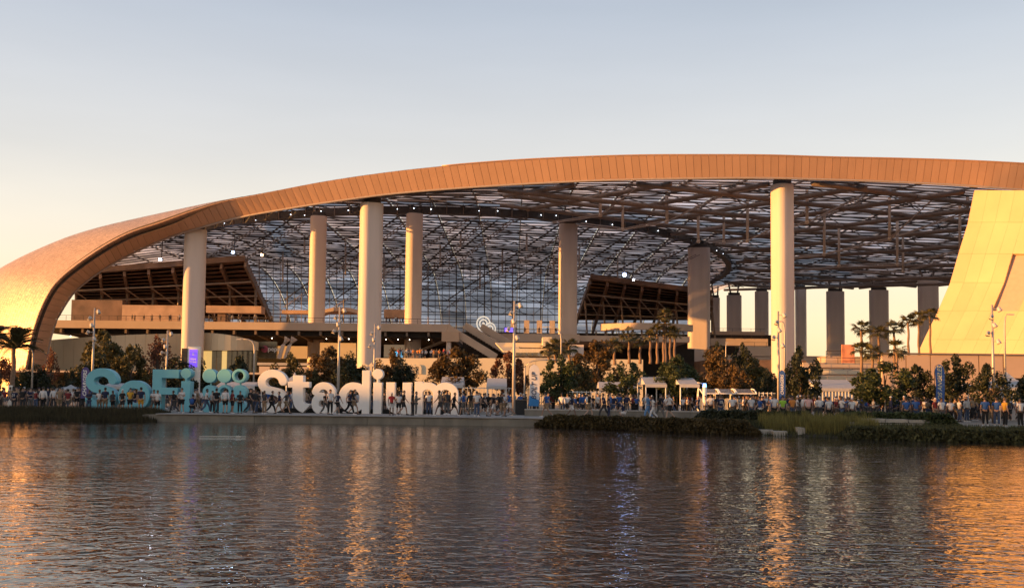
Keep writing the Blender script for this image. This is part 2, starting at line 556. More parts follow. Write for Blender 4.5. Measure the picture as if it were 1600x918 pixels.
# ------------------------------------------------------------------ stadium
S = empty('stadium', (0, 230, GZ), world_parts=True)
tag(S, 'huge open-sided stadium with sweeping arched roof on tall columns behind the lake', 'stadium')
ST = [((30, 628), (60, 628)), ((40, 575), (69, 577)), ((54, 510), (83, 513)), ((75, 460), (105, 470)), ((100, 430), (126, 446)), ((150, 393), (166, 417)),
      ((200, 365), (213, 392)), ((250, 348), (263, 370)), ((300, 330), (314, 354)), ((350, 315), (363, 341)), ((400, 305), (413, 331)), ((500, 285), (512, 315)),
      ((600, 270), (610, 302)), ((700, 259), (708, 293.5)), ((800, 251), (808, 287)), ((900, 246), (905, 282)), ((1000, 243), (1004, 279)), ((1100, 242.5), (1102, 277.5)),
      ((1200, 243), (1200, 277)), ((1300, 246), (1298, 279.5)), ((1400, 248), (1396, 283)), ((1500, 251), (1494, 288)), ((1600, 256), (1592, 295)), ((1700, 263), (1690, 304)),
      ((1850, 278), (1838, 322)), ((2050, 310), (2030, 358)), ((2250, 370), (2225, 425))]
def yo_of(px): return 204 - 14 * smooth(30, 1250, px)
def off_of(px): return 1.5 + 10.5 * (1 - smooth(40, 560, px)) ** 1.6
SO = [P(a[0], a[1], yo_of(a[0])) for a, b_ in ST]
SI = [P(b_[0], b_[1], yo_of(a[0]) + off_of(a[0])) for a, b_ in ST]
def cr(pts, u):
    i = min(int(u), len(pts) - 2); t = u - i
    p0, p1, p2, p3 = pts[max(i - 1, 0)], pts[i], pts[i + 1], pts[min(i + 2, len(pts) - 1)]
    return 0.5 * ((2 * p1) + (p2 - p0) * t + (2 * p0 - 5 * p1 + 4 * p2 - p3) * t * t + (3 * p1 - p0 - 3 * p2 + p3) * t ** 3)
# arc-length samples
us = np.linspace(0, len(ST) - 1, 1400)
pts_o = [cr(SO, u) for u in us]
cum = [0]
for a, b_ in zip(pts_o[:-1], pts_o[1:]): cum.append(cum[-1] + (b_ - a).length)
def u_at(s): return float(np.interp(s, cum, us))
LEN = cum[-1]
fas = MB()
sec = [u_at(LEN * i / 160) for i in range(161)]
o_ = [cr(SO, u) for u in sec]; i_ = [cr(SI, u) for u in sec]
for a in range(160):
    nrm = (i_[a] - o_[a]).cross(o_[a + 1] - o_[a]).normalized()
    if nrm.dot(o_[a] - cam.location) > 0: nrm = -nrm
    bk = -nrm
    oa, ob, ia, ib = [v_.lerp(w_, .04) for v_, w_ in ((o_[a], i_[a]), (o_[a + 1], i_[a + 1]), (i_[a], o_[a]), (i_[a + 1], o_[a + 1]))]
    fas.hexa([oa + bk * .2, ob + bk * .2, ib + bk * .2, ia + bk * .2], [oa + bk * .7, ob + bk * .7, ib + bk * .7, ia + bk * .7])
fascia = fas.build('fascia', M['fasciadark'], S)
NP = int(LEN / 1.45)
for k in range(NP):
    ua, ub = u_at(LEN * k / NP + .03), u_at(LEN * (k + 1) / NP - .03)
    q = [cr(SO, ua), cr(SO, ub), cr(SI, ub), cr(SI, ua)]
    nrm = (q[3] - q[0]).cross(q[1] - q[0]).normalized()
    if nrm.dot(q[0] - cam.location) > 0: nrm = -nrm
    jit = random.uniform(0, .02)
    MB().hexa([p - nrm * .18 for p in q], [p + nrm * jit for p in q]).build('fascia_panel', M['fascia'], fascia)
mb = MB()
mb.tube([p + Vector((0, -.05, .1)) for p, u in zip(o_, sec) if u > 12.8], .13, 6)
mb.build('fascia_rim', M['fascia'], S, True)
mb = MB(); mb.tube([p + Vector((0, .1, -.12)) for p in i_], .22, 6)
mb.build('fascia_trim', M['steelpale'], S, True)

# perforated outer shell on the left: loft from the fascia edge to a larger arch behind it
def shell_curve(u):
    """target arch 30 m behind the fascia, for fascia parameter u in 0..10"""
    pts = [(-60, 640, 1), (-55, 560, 1), (-40, 490, 1), (-12, 432, 1), (22, 407, 1), (92, 375.5, 1), (150, 357, 1), (222, 340.5, 1), (276, 330, 1), (342, 318, 1), (402, 310, 1), (503, 292, 1), (603, 278, 1), (703, 267, 1)]
    i = min(int(u), 12); t = u - i
    a = Vector(pts[i]); b2 = Vector(pts[i + 1])
    p0 = Vector(pts[max(i - 1, 0)]); p3 = Vector(pts[min(i + 2, 13)])
    q = 0.5 * ((2 * a) + (b2 - p0) * t + (2 * p0 - 5 * a + 4 * b2 - p3) * t * t + (3 * a - p0 - 3 * b2 + p3) * t ** 3)
    return P(q.x, q.y, 221 - u * 0.3)
def shell_pt(u, w):
    a = cr(SO, u); c = shell_curve(u)
    e = .55 * math.sin(w * math.pi / 2) + .45 * w
    d = c - a
    p = Vector((a.x + d.x * e, a.y + d.y * w, a.z + d.z * e))
    return p
NU, NW = 230, 46
g = [[shell_pt(13.0 * i / NU, 1.25 * j / NW) if j / NW * 1.25 <= 1 else None for j in range(NW + 1)] for i in range(NU + 1)]
NJ = max(j for j in range(NW + 1) if g[0][j] is not None)
mb = MB(); back = MB()
for i in range(NU):
    for j in range(NJ):
        q = [g[i][j], g[i + 1][j], g[i + 1][j + 1], g[i][j + 1]]
        c = (q[0] + q[1] + q[2] + q[3]) / 4
        nrm = (q[1] - q[0]).cross(q[3] - q[0])
        if nrm.length < 1e-9: continue
        nrm.normalize()
        if nrm.x > 0 and nrm.z < 0: nrm = -nrm
        if nrm.dot(Vector((-1, -.3, 1))) < 0: nrm = -nrm
        if i > NU * 9.2 / 13 and j < 2: continue
        tilt = [random.uniform(0, .022) for _ in range(4)]
        mb.add([c + (p - c) * .955 + nrm * (.05 + t_) for p, t_ in zip(q, tilt)], [(0, 1, 2, 3)])
        back.add([p - nrm * .02 for p in q] + [p - nrm * lerp(1.2, .12, smooth(NU * .55, NU * .7, i)) for p in q], [(0, 1, 2, 3), (7, 6, 5, 4)])
sh = back.build('shell', M['fasciadark'], S)
tag(mb.build('shell_panel_field', M['shell'], sh), kind='stuff')

# roof height field
def front_at(x):
    best = min(range(161), key=lambda k: abs(i_[k].x - x) + (50 if k < 2 else 0))
    return i_[best].y, i_[best].z
_fx = np.linspace(-100, 260, 181)
_fy, _fz = zip(*[front_at(x) for x in _fx])
# the shell's crest limits how high the roof rises behind it on the left
_rk = [(p_ - 800) / 1600 for p_ in (-300, -100, 0, 50, 100, 150, 225, 300, 350, 400, 600, 800)]
_rz = [(615 + (p_ - 800) * .0105 - y_) / 1600 for p_, y_ in ((-300, 560), (-100, 480), (0, 434), (50, 407), (100, 386), (150, 370), (225, 353), (300, 338), (350, 326), (400, 317), (600, 285), (800, 258))]
def roof(x, y):
    yf = float(np.interp(x, _fx, _fy)); zf = float(np.interp(x, _fx, _fz)) + 0.6
    crown = 50.0 - 3.5 * min(1, max(0, (x + 40) / 180)) - 5 * smooth(110, 160, -x)
    t = min(1, max(0, (y - yf) / lerp(62.0, 9.0, smooth(48, 78, -x))))
    z = lerp(zf, crown, math.sin(t * math.pi / 2))
    if x < -20:
        z = min(z, CAM_Z + y * float(np.interp(x / y, _rk, _rz)))
    if x < 82 and y > 385:
        z *= math.sqrt(max(0.02, 1 - ((y - 385) / 82.0) ** 2))
    return z
def yend(x): return 462 if x < 82 else lerp(428, 385, min(1, (x - 82) / 110))
def ystart(x): return float(np.interp(x, _fx, _fy)) + 0.8 + (0 if x > -66 else max(0, 246 - float(np.interp(x, _fx, _fy))) + (.6 * (-100 - x) if x < -100 else 0))
# film panels
rest = MB(); cells = []
XW, YW = 11.0, 4.6
xs = [-163 + XW * i for i in range(36)]
for xa in xs:
    xb = xa + XW
    xm = (xa + xb) / 2
    ys = ystart(xm) + 0.5
    while ys + YW < yend(xm):
        ye = ys + YW
        q = []
        for (x, y) in ((xa + .15, ys + .12), (xb - .15, ys + .12), (xb - .15, ye - .12), (xa + .15, ye - .12)):
            q.append(Vector((x, y, roof(x, y) + 0.35)))
        cells.append((ys, q)); ys = ye
vis = []
for ys, q in cells:
    c = (q[0] + q[2]) / 2
    dpt = c - Vector((0, 0, CAM_Z))
    sx = 800 + 1600 * dpt.x / dpt.y
    vis.append((0 if 150 < sx < 1560 else 1, c.y))
order = sorted(range(len(cells)), key=lambda i: vis[i])
keep = set(order[:300])
film = empty('roof_film', (0, 0, 0)); film.parent = S; film.location = -Vector(S.location)
for i, (ys, q) in enumerate(cells):
    up = Vector((0, 0, .14))
    mid = (q[0] + q[1] + q[2] + q[3]) / 4 + Vector((0, 0, random.uniform(.25, .4)))
    m_ = MB() if i in keep else rest
    m_.add([q[0], q[1], q[2], q[3], q[0] + up, q[1] + up, q[2] + up, q[3] + up, mid], [(3, 2, 1, 0), (0, 1, 5, 4), (1, 2, 6, 5), (2, 3, 7, 6), (3, 0, 4, 7), (4, 5, 8), (5, 6, 8), (6, 7, 8), (7, 4, 8)])
    if i in keep:
        m_.build('film_panel', M['etfe'], film)
tag(rest.build('far_film_panels', M['etfe'], film), kind='stuff')
# purlins across (one per row), rafters along
purl = empty('purlin_layer', (0, 0, 0)); purl.parent = S; purl.location = -Vector(S.location)
y = 196.0
while y < 462:
    pts = [Vector((x, y, roof(x, y) - .1)) for x in np.arange(-162, 232, 8.0) if ystart(x) + .5 < y < yend(x)]
    mb = MB()
    for a, b_ in zip(pts[:-1], pts[1:]):
        if b_.x - a.x < 8.5:
            mb.beam(a, b_, .22, .30 if y > 255 else .22)
    if pts and mb.v: mb.build('purlin', M['steeldark'] if y > 250 else M['steel'], purl)
    y += 4.6
for xa in xs:
    ys = np.arange(ystart(xa) + .8, yend(xa), 9.0)
    mb = MB()
    pts = [Vector((xa, yy, roof(xa, yy) - .25)) for yy in ys]
    for a, b_ in zip(pts[:-1], pts[1:]): mb.beam(a, b_, .25, .35)
    if mb.v: mb.build('rafter', M['steel'], purl)
# diagonal tube grid under the front canopy
tg = empty('tube_grid', (0, 0, 0)); tg.parent = S; tg.location = -Vector(S.location)
def in_front(x, y):
    e = ((x + 22) / 104) ** 2 + ((y - 392) / 140) ** 2
    return ystart(x) + .8 < y < yend(x) - 1 and (e > 1.0 or y > 430 and x > 82) and -4 < x < 215
for fam, (dx, dy) in enumerate(((1, .54), (.45, -.9))):
    for k in range(0, 42):
        x0 = -300 + k * (39.0 if fam == 0 else 19.0)
        run = []
        runs = []
        for t in np.arange(0, 480, 6.0):
            x = x0 + t * dx; y = (190 if dy > 0 else 440) + t * dy
            if in_front(x, y): run.append(Vector((x, y, min(roof(x, y) - 1.2, 44.4))))
            else:
                if len(run) > 2: runs.append(run)
                run = []
        if len(run) > 2: runs.append(run)
        for rn in runs:
            if len(rn) < 4: continue
            za, zb2_ = roof(rn[0].x, rn[0].y) - 1.3, roof(rn[-1].x, rn[-1].y) - 1.3
            rn = [Vector((p.x, p.y, lerp(za, zb2_, k_ / (len(rn) - 1)))) for k_, p in enumerate(rn)]
            MB().tube(rn, .52, 7).build('roof_tube', M['steel'], tg, True)
# fine lattice of thin braces under the whole roof
lat = empty('brace_lattice', (0, 0, 0)); lat.parent = S; lat.location = -Vector(S.location)
for fam, (dx, dy) in enumerate(((.55, .84), (-.55, .84), (.93, .36))):
    for k in range(44):
        x0 = (-330 + k * 13.0) if fam == 0 else (-150 + k * 13.0) if fam == 1 else -150
        y0_ = 205 if fam < 2 else -30 + k * 12.0
        run = []
        for t in np.arange(0, 420, 9.0):
            x = x0 + t * dx; y = y0_ + t * dy
            if ystart(x) + 1 < y < min(yend(x), 440) and -120 < x < 205:
                run.append(Vector((x, y, roof(x, y) - .75)))
            elif run:
                break
        if len(run) > 3:
            MB().tube(run, .13, 4).build('brace', M['steeldark'], lat)
# inner roof: long paired cable trusses climbing towards the ring
for px0, py0, px1, py1 in ((445, 480, 640, 345), (520, 482, 735, 340), (610, 490, 800, 345), (640, 450, 760, 344), (700, 480, 905, 350), (800, 455, 940, 362), (850, 470, 1000, 372), (360, 420, 480, 345), (880, 480, 1060, 392), (330, 400, 420, 345), (1000, 440, 1090, 398)):
    a = None
    ya = 395 if py0 > 455 else 360
    pa, pb = P(px0, py0, ya), P(px1, py1, 268)
    for s_ in (-.5, .5):
        MB().tube([pa + Vector((s_, 0, 0)), pb + Vector((s_, 0, 0))], .12, 5).build('truss_cable', M['steel'], tg)
    d_ = MB()
    MB().tube([pa + Vector((0, 0, 3.0)), pb + Vector((0, 0, 3.4))], .24, 5).build('truss_chord', M['steeldark'], tg)
for px_, t_, b_2, Y_ in ((720, 342, 386, 300), (688, 355, 418, 330), (785, 362, 425, 335), (823, 349, 392, 300), (476, 352, 395, 320), (540, 372, 430, 330), (442, 392, 440, 350), (905, 370, 420, 330), (750, 410, 452, 360), (600, 395, 440, 350), (865, 392, 440, 345), (965, 400, 440, 350)):
    MB().tube([P(px_, t_, Y_), P(px_, b_2, Y_)], .30, 5).build('hanging_post', M['steelpale'], tg)
# posts and cables of the front canopy
posts = {'a': (1512, 331), 'b': (1390, 373), 'c': (1288, 397), 'd': (1261, 347), 'e': (1311, 415), 'f': (1402, 413), 'g': (1411, 424), 'h': (1042, 346), 'i': (1125, 306), 'j': (1168, 376), 'k': (1091, 377), 'l': (973, 358), 'm': (1131, 378), 'n': (938, 336), 'o': (1500, 392)}
tops = {'a': 291, 'b': 305, 'c': 326, 'd': 292, 'e': 352, 'f': 337, 'g': 365, 'h': 301, 'i': 281, 'j': 310, 'k': 326, 'l': 316, 'm': 335, 'n': 300, 'o': 318}
pb_ = {}
for k, (px_, py_) in posts.items():
    Y_ = min(400, 45.0 * 1600 / (615 + (px_ - 800) * .0105 - tops[k]))
    top = P(px_, tops[k], Y_); bot = P(px_, py_, Y_)
    pb_[k] = bot
    mb = MB().tube([top + Vector((0, 0, 2)), bot], .34, 8)
    o = mb.build('king_post', M['post'], tg, True)
    MB().ball(bot, .5, 8, 5).build('post_node', M['post'], tg, True)
def cable(*pp):
    for a, b_ in zip(pp[:-1], pp[1:]):
        for s_ in (-.45, .45):
            MB().tube([a + Vector((0, 0, s_ * .5)), b_ + Vector((s_, 0, s_ * .5))], .13, 4).build('cable', M['steelpale'], tg)
cable(P(1590, 298, 205), pb_['a'], pb_['b'], pb_['c'], P(1215, 405, 270))
cable(P(1378, 290, 215), pb_['d'], P(1195, 365, 235))
cable(P(1530, 375, 235), pb_['o'], pb_['f'], pb_['e'], P(1240, 425, 300))
cable(P(1205, 288, 205), pb_['i'], pb_['h'], pb_['l'], P(905, 350, 250))
cable(P(1260, 330, 222), pb_['j'], pb_['m'], P(1105, 376, 285))
cable(pb_['g'], P(1480, 405, 270)); cable(pb_['g'], P(1330, 425, 300)); cable(pb_['n'], P(1000, 290, 205)); cable(pb_['n'], P(860, 348, 250))
cable(pb_['i'], P(1065, 284, 203)); cable(pb_['b'], P(1470, 300, 210)); cable(pb_['d'], P(1350, 315, 230))
for px_, py_, qx, qy in ((1370, 292, 1320, 330), (1375, 292, 1440, 325), (1125, 300, 1190, 330), (1060, 285, 1125, 303), (940, 300, 1010, 280)):
    cable(P(px_, py_, 214), P(qx, qy, 236))

# ring beam round the bowl roof
ring = []
for an in np.linspace(229, 366, 60):
    x = -22 + 101 * math.cos(R(an)); y_ = 392 + 139 * math.sin(R(an))
    ring.append(Vector((x, y_, 47.6)))
rb = MB(); 
for a, b_ in zip(ring[:-1], ring[1:]): rb.beam(a, b_, 1.9, 1.8)
ringb = rb.build('ring_beam', M['steeldark'], S)
for k in range(0, 59, 4):
    a, b_ = ring[k], ring[min(k + 3, 59)]
    up = Vector((0, -1.8, 2.9))
    MB().beam(a + up, b_ + up, .4, 2.0).build('ring_panel', M['deck'], ringb)
for k in range(59):
    MB().tube([ring[k] + Vector((0, -1.4, -1.1)), ring[k] + Vector((0, -1.4, 1.4))], .12, 4).build('ring_bracket', M['steel'], ringb)
ml = mat('ring_lamp_glow', (.8, .8, .8), emit=(0.8, 0.88, 1.0), estr=3.0)
for k in range(3, 57, 1):
    if random.random() < .5:
        MB().ball(ring[k] + Vector((random.uniform(-.6, .6), -1.7, -.4 + random.uniform(-.3, .6))), random.uniform(.07, .14), 6, 4).build('ring_lamp', ml, ringb)

# columns
def lozenge(w, d, r=1.35, n=7):
    r = min(r, d / 2 - .05, w / 2 - .05)
    out = []
    for sx, sy, a0 in ((1, 1, 0), (-1, 1, 90), (-1, -1, 180), (1, -1, 270)):
        for k in range(n + 1):
            a = R(a0 + 90 * k / n)
            out.append((sx * (w / 2 - r) + r * math.cos(a), sy * (d / 2 - r) + r * math.sin(a)))
    return out
def column(px, py_top, Y, width_px, rot, zb=GZ, d=3.6, capital=True):
    top = P(px, py_top, Y)
    wpix = width_px * Y / 1600
    a = R(rot)
    w = max(2.0, (wpix - d * abs(math.sin(a))) / math.cos(a))
    base = Vector((top.x, Y, zb))
    poly = [(base.x + x * math.cos(a) - y * math.sin(a), base.y + x * math.sin(a) + y * math.cos(a)) for x, y in lozenge(w, d)]
    c = MB().prism(poly, zb, top.z - .05).build('column', M['column'], S)
    mb = MB()
    poly2 = [(base.x + (x - base.x) * .8, base.y + (y - base.y) * .8) for x, y in poly]
    mb.prism(poly2, top.z, top.z + 1.0).build('column_bearing', M['steeldark'], c)
    mb = MB()
    rt = max(top.z + 2, roof(base.x, Y) - .5)
    for sx, sy in ((-.3, 0), (.3, 0)):
        mb.tube([(base.x + sx * w * .8, base.y, top.z + .9), (base.x + sx * w * 1.2, base.y + 1, rt)], .35, 6)
    mb.build('column_strut', M['steel'], c)
    return c
column(306, 359, 211, 41, 21)
column(581, 318, 204, 43, 21)
column(1222, 289, 197, 44, 33, d=3.8)
column(498, 338, 257, 31, 19)
column(648, 334, 252, 32, 24)
column(888, 350, 266, 32, 10, d=3)
column(1092, 387, 300, 36, -6, d=3)
for px_, t_, w_, Y_ in ((1147, 461, 24, 400), (1118, 465, 14, 405), (1190, 455, 22, 395), (1251, 450, 18, 405), (1305, 455, 29, 380), (1373, 453, 31, 370), (1450, 438, 33, 345)):
    column(px_, t_, Y_, w_, 4, d=3, zb=8)

# big pale shell leg on the right
leg = empty('shell_leg', (0, 0, 0)); leg.parent = S; leg.location = -Vector(S.location)
LE = [(1523, 297), (1513, 347), (1498, 396), (1485, 441), (1466, 485), (1444, 530), (1424, 575), (1398, 632)]
def leg_pt(row, u):
    i = min(int(row), len(LE) - 2); t = row - i
    e = Vector((lerp(LE[i][0], LE[i + 1][0], t), lerp(LE[i][1], LE[i + 1][1], t), 0))
    Yl = 193 - 0.9 * row
    x_px = e.x + u
    Y_ = Yl - (u * Yl / 1600) * 0.62
    return P(x_px, e.y + u * .004, Y_)
for r_ in range(len(LE) - 1):
    for cidx in range(14):
        ua, ub = cidx * 21.0 + .1, (cidx + 1) * 21.0 - .1
        cx = LE[r_][0] + ua + 10
        q = [leg_pt(r_ + .003, ua), leg_pt(r_ + .003, ub), leg_pt(r_ + .997, ub), leg_pt(r_ + .997, ua)]
        nrm = (q[1] - q[0]).cross(q[3] - q[0]).normalized()
        if nrm.y > 0: nrm = -nrm
        if r_ in (2, 3) and cidx in (4, 5):
            continue
        MB().hexa([p - nrm * .6 for p in q], [p + nrm * random.uniform(0, .02) for p in q]).build('leg_panel', M['leg'], leg)
# recess: salmon back plate, backing slab
q = [leg_pt(0, 0), leg_pt(0, 294), leg_pt(7, 294), leg_pt(7, 0)]
for r_ in range(7):
    for cc in range(7):
        if r_ in (2, 3) and cc in (2, 3): continue
        qq = [leg_pt(r_, cc * 42), leg_pt(r_, cc * 42 + 42), leg_pt(r_ + 1, cc * 42 + 42), leg_pt(r_ + 1, cc * 42)]
        MB().hexa([p + Vector((.3, .9, 0)) for p in qq], [p + Vector((.9, 2.4, 0)) for p in qq]).build('leg_core', M['salmon'], leg)
qq = [leg_pt(1.95, 70), leg_pt(1.95, 172), leg_pt(4.05, 172), leg_pt(4.05, 70)]
MB().hexa([p + Vector((.2, .95, 0)) for p in qq], [p + Vector((.5, 2.0, 0)) for p in qq]).build('leg_recess', M['salmon'], leg)

# concourse decks ---------------------------------------------------
def slab(name, x0, x1, y0, y1, z0, z1, m, parent=S):
    return MB().box(((x0 + x1) / 2, (y0 + y1) / 2, (z0 + z1) / 2), (x1 - x0, y1 - y0, z1 - z0)).build(name, m, parent)
D1 = 238.0
zt = P(500, 504, D1).z; zb_ = P(500, 516, D1).z
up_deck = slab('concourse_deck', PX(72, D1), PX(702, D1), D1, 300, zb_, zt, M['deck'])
slab('concourse_soffit', PX(72, D1), PX(702, D1), D1 + 2, 300, zb_ - 1.2, zb_ - .003, M['dark'], up_deck)  # coloured near-black in place of the shade under the deck
for px_ in range(90, 700, 34):
    x = PX(px_, D1)
    MB().beam((x, D1 + .6, zb_ - .6), (x, D1 + 18, zb_ - 1.6), .5, .9).build('deck_rib', M['steel'], up_deck)
def railing(x0, x1, y, z, parent, m=None, h=1.15, step=2.0):
    m = m or M['steeldark']
    mb = MB()
    mb.beam((x0, y, z + h), (x1, y, z + h), .08, .10)
    mb.beam((x0, y, z + h * .5), (x1, y, z + h * .5), .04, .05)
    k = x0
    while k <= x1:
        mb.beam((k, y, z), (k, y, z + h), .07, .07); k += step
    return mb.build('railing', m, parent)
railing(PX(85, D1), PX(700, D1), D1 + .35, zt, up_deck)
lampw = mat('soffit_lamp', (.8, .8, .8), emit=(1, .85, .65), estr=5)
for px_ in (603, 622, 640, 670, 110, 180, 240, 350, 425, 510, 545):
    p = P(px_, 529 + random.uniform(-2, 2), D1 + 8)
    MB().ball((p.x, p.y, zb_ - 1.5), .12, 6, 4).build('soffit_lamp', lampw, up_deck)
# stands
def stand(pxa, pxb, pyt_a, pyt_b, Yt, pyb, Yb, rows, pyb2=None, ra=0, rb=0):
    root = empty('seating_stand', (0, 0, 0)); root.parent = S; root.location = -Vector(S.location)
    A, B = P(pxa, pyt_a, Yt), P(pxb, pyt_b, Yt)
    Ca, Cb = P(pxa + ra, pyb, Yb), P(pxb + rb, pyb2 or pyb, Yb)
    for k in range(rows):
        t0, t1 = k / rows, (k + 1) / rows
        a0, b0 = A.lerp(Ca, t0), B.lerp(Cb, t0); a1, b1 = A.lerp(Ca, t1), B.lerp(Cb, t1)
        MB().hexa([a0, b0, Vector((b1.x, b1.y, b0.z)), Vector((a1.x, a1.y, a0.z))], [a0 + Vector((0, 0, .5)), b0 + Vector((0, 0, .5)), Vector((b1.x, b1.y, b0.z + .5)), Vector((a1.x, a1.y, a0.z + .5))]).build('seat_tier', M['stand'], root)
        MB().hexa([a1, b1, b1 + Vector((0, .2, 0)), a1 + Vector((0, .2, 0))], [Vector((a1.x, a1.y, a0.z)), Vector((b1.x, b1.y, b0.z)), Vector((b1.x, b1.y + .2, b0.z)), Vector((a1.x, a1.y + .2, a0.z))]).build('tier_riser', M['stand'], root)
    nb = 7
    for k in range(nb + 1):
        t = k / nb
        p0, p1 = A.lerp(B, t), Ca.lerp(Cb, t)
        dn = Vector((0, -.4, -1.0))
        p1b = p1 + (p1 - p0) * .25
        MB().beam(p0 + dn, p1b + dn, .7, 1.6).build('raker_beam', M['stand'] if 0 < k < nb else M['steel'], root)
        mid = p0.lerp(p1, .35) + dn
        MB().tube([mid, (mid.x + .8, mid.y - 2, zt + .2)], .32, 6).build('stand_post', M['steel'], root)
        if k < nb:
            n0 = A.lerp(B, (k + 1) / nb).lerp(Ca.lerp(Cb, (k + 1) / nb), .75) + dn
            MB().tube([p0.lerp(p1, .25) + dn * 1.8, n0 + dn * .6], .2, 5).build('stand_brace', M['steelpale'], root)
    for t in (.22, .45, .7):
        p0, p1 = A.lerp(Ca, t), B.lerp(Cb, t)
        MB().tube([p0 + Vector((0, -1.2, -2)), p1 + Vector((0, -1.2, -2))], .24, 5).build('stand_rail', M['steelpale'], root)
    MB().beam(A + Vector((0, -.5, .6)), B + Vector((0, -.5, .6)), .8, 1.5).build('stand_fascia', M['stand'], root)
    return root
stand(120, 384, 428, 407, 276, 492, 316, 15, rb=42, pyb2=500)
stand(922, 1112, 435, 460, 312, 500, 344, 13, ra=-22)
# parapets and rooms on the deck
for pxa, pxb, t_, b_2, Y_, m_ in ((191, 300, 476, 503, 262, M['deck']), (322, 408, 477, 489, 262, M['deck']), (112, 190, 468, 503, 268, M['stand']), (440, 482, 484, 490, 262, M['deck']), (515, 562, 484, 489, 262, M['deck']), (600, 632, 483, 496, 262, M['deck']), (340, 352, 489, 503, 263, M['stand'])):
    a, b_ = P(pxa, t_, Y_), P(pxb, b_2, Y_)
    MB().box(((a.x + b_.x) / 2, Y_ + 2, (a.z + b_.z) / 2), (b_.x - a.x, 4, a.z - b_.z)).build('parapet_wall', M['parapet'] if m_ is M['deck'] else m_, up_deck)
# arched canopy between the columns
mb = MB()
for s_ in range(12):
    an0, an1 = math.pi * s_ / 12, math.pi * (s_ + 1) / 12
    cx, cz = PX(532, 262), P(532, 502, 262).z
    a = (cx - 6.5 * math.cos(an0), cz + 2.6 * math.sin(an0)); b_ = (cx - 6.5 * math.cos(an1), cz + 2.6 * math.sin(an1))
    mb.hexa([(a[0], 260, a[1]), (b_[0], 260, b_[1]), (b_[0], 266, b_[1]), (a[0], 266, a[1])], [(a[0], 260, a[1] + .9), (b_[0], 260, b_[1] + .9), (b_[0], 266, b_[1] + .9), (a[0], 266, a[1] + .9)])
mb.build('arched_canopy', M['deck'], up_deck)
# right-hand decks
D2 = 250.0
z2t, z2b = P(820, 521, D2).z, P(820, 534, D2).z
deck2 = slab('terrace_deck', PX(765, D2), PX(905, D2), D2, 300, z2b, z2t, M['deck'])
railing(PX(770, D2), PX(872, D2), D2 + .3, z2t, deck2)
z3t, z3b = P(1000, 524, D2).z, P(1000, 533, D2).z
deck3 = slab('terrace_deck', PX(905, D2) + .01, PX(1080, D2), D2 + 2, 305, z3b, z3t, M['deck'])
railing(PX(905, D2), PX(1075, D2), D2 + 2.3, z3t, deck3)
a, b_ = P(940, 505, 262), P(1085, 517, 262)
mb = MB()
for s_ in range(10):
    t0, t1 = s_ / 10, (s_ + 1) / 10
    yy0, yy1 = 258 + 6 * (2 * t0 - 1) ** 2, 258 + 6 * (2 * t1 - 1) ** 2
    mb.hexa([(lerp(a.x, b_.x, t0), yy0, b_.z), (lerp(a.x, b_.x, t1), yy1, b_.z), (lerp(a.x, b_.x, t1), yy1 + 2, b_.z), (lerp(a.x, b_.x, t0), yy0 + 2, b_.z)],
            [(lerp(a.x, b_.x, t0), yy0, a.z), (lerp(a.x, b_.x, t1), yy1, a.z), (lerp(a.x, b_.x, t1), yy1 + 2, a.z), (lerp(a.x, b_.x, t0), yy0 + 2, a.z)])
mb.build('curved_parapet', M['deck'], deck3)
a, b_ = P(800, 500, 256), P(870, 521, 256)
for px_ in (801, 822, 842, 862):
    MB().box((PX(px_, 256), 256, (a.z + b_.z) / 2), (1.3, 1.0, a.z - b_.z)).build('kiosk_pier', M['deck'], deck2)
# interior behind the decks, its shade put into near-black walls
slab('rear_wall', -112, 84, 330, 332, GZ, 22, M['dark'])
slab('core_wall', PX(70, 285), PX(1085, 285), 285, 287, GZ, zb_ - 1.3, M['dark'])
slab('interior_floor', -112, 90, 170, 330, 5.0, 5.3, M['deck'])
# glazed cable wall at the far end of the bowl
cw = empty('cable_wall', (0, 0, 0)); cw.parent = S; cw.location = -Vector(S.location)
YW_ = 372.0
for px_ in range(405, 905, 11):
    top = P(px_, 400 - 28 * math.sin((px_ - 405) / 500 * math.pi) + 10 * math.sin(px_ * 1.7), YW_); bot = P(px_, 520, YW_)
    MB().tube([bot, top], .10 if (px_ // 11) % 4 else .2, 4).build('mullion', M['steeldark'] if (px_ // 11) % 3 else M['steel'], cw)
for py_ in (450, 469, 490, 502):
    MB().tube([P(400, py_, YW_), P(905, py_ + 2, YW_)], .16, 4).build('transom', M['steeldark'], cw)
# stairs down to the right
for k, (dx, dy) in enumerate(((0, 0), (26, -4), (52, -2))):
    pa, pb = P(700 + dx, 512 + dy, D1 + 4 * k), P(775 + dx, 558 + dy, D1 - 4 + 4 * k)
    MB().beam(pa, pb, .5, 1.6).build('stair_balustrade', M['deck'], up_deck)
    if k < 2:
        for s_ in range(18):
            p = pa.lerp(pb, (s_ + .5) / 18)
            MB().box((p.x + .6, p.y + 2.2, p.z - 1.0), (.9, 3.2, .35)).build('stair_tread', M['steel'], up_deck)
MB().tube([P(701, 530, D1 - 1), P(701, 560, D1 - 1)], .6, 8).build('stair_post', M['column'], up_deck, True)
MB().box(P(704, 526, D1 - 1), (4, 2, 2.2)).build('stair_pier', M['orange'], up_deck)
MB().beam(P(655, 548, D1 + 12), P(700, 530, D1 + 10), .5, .6).build('stair_strut', M['steel'], up_deck)

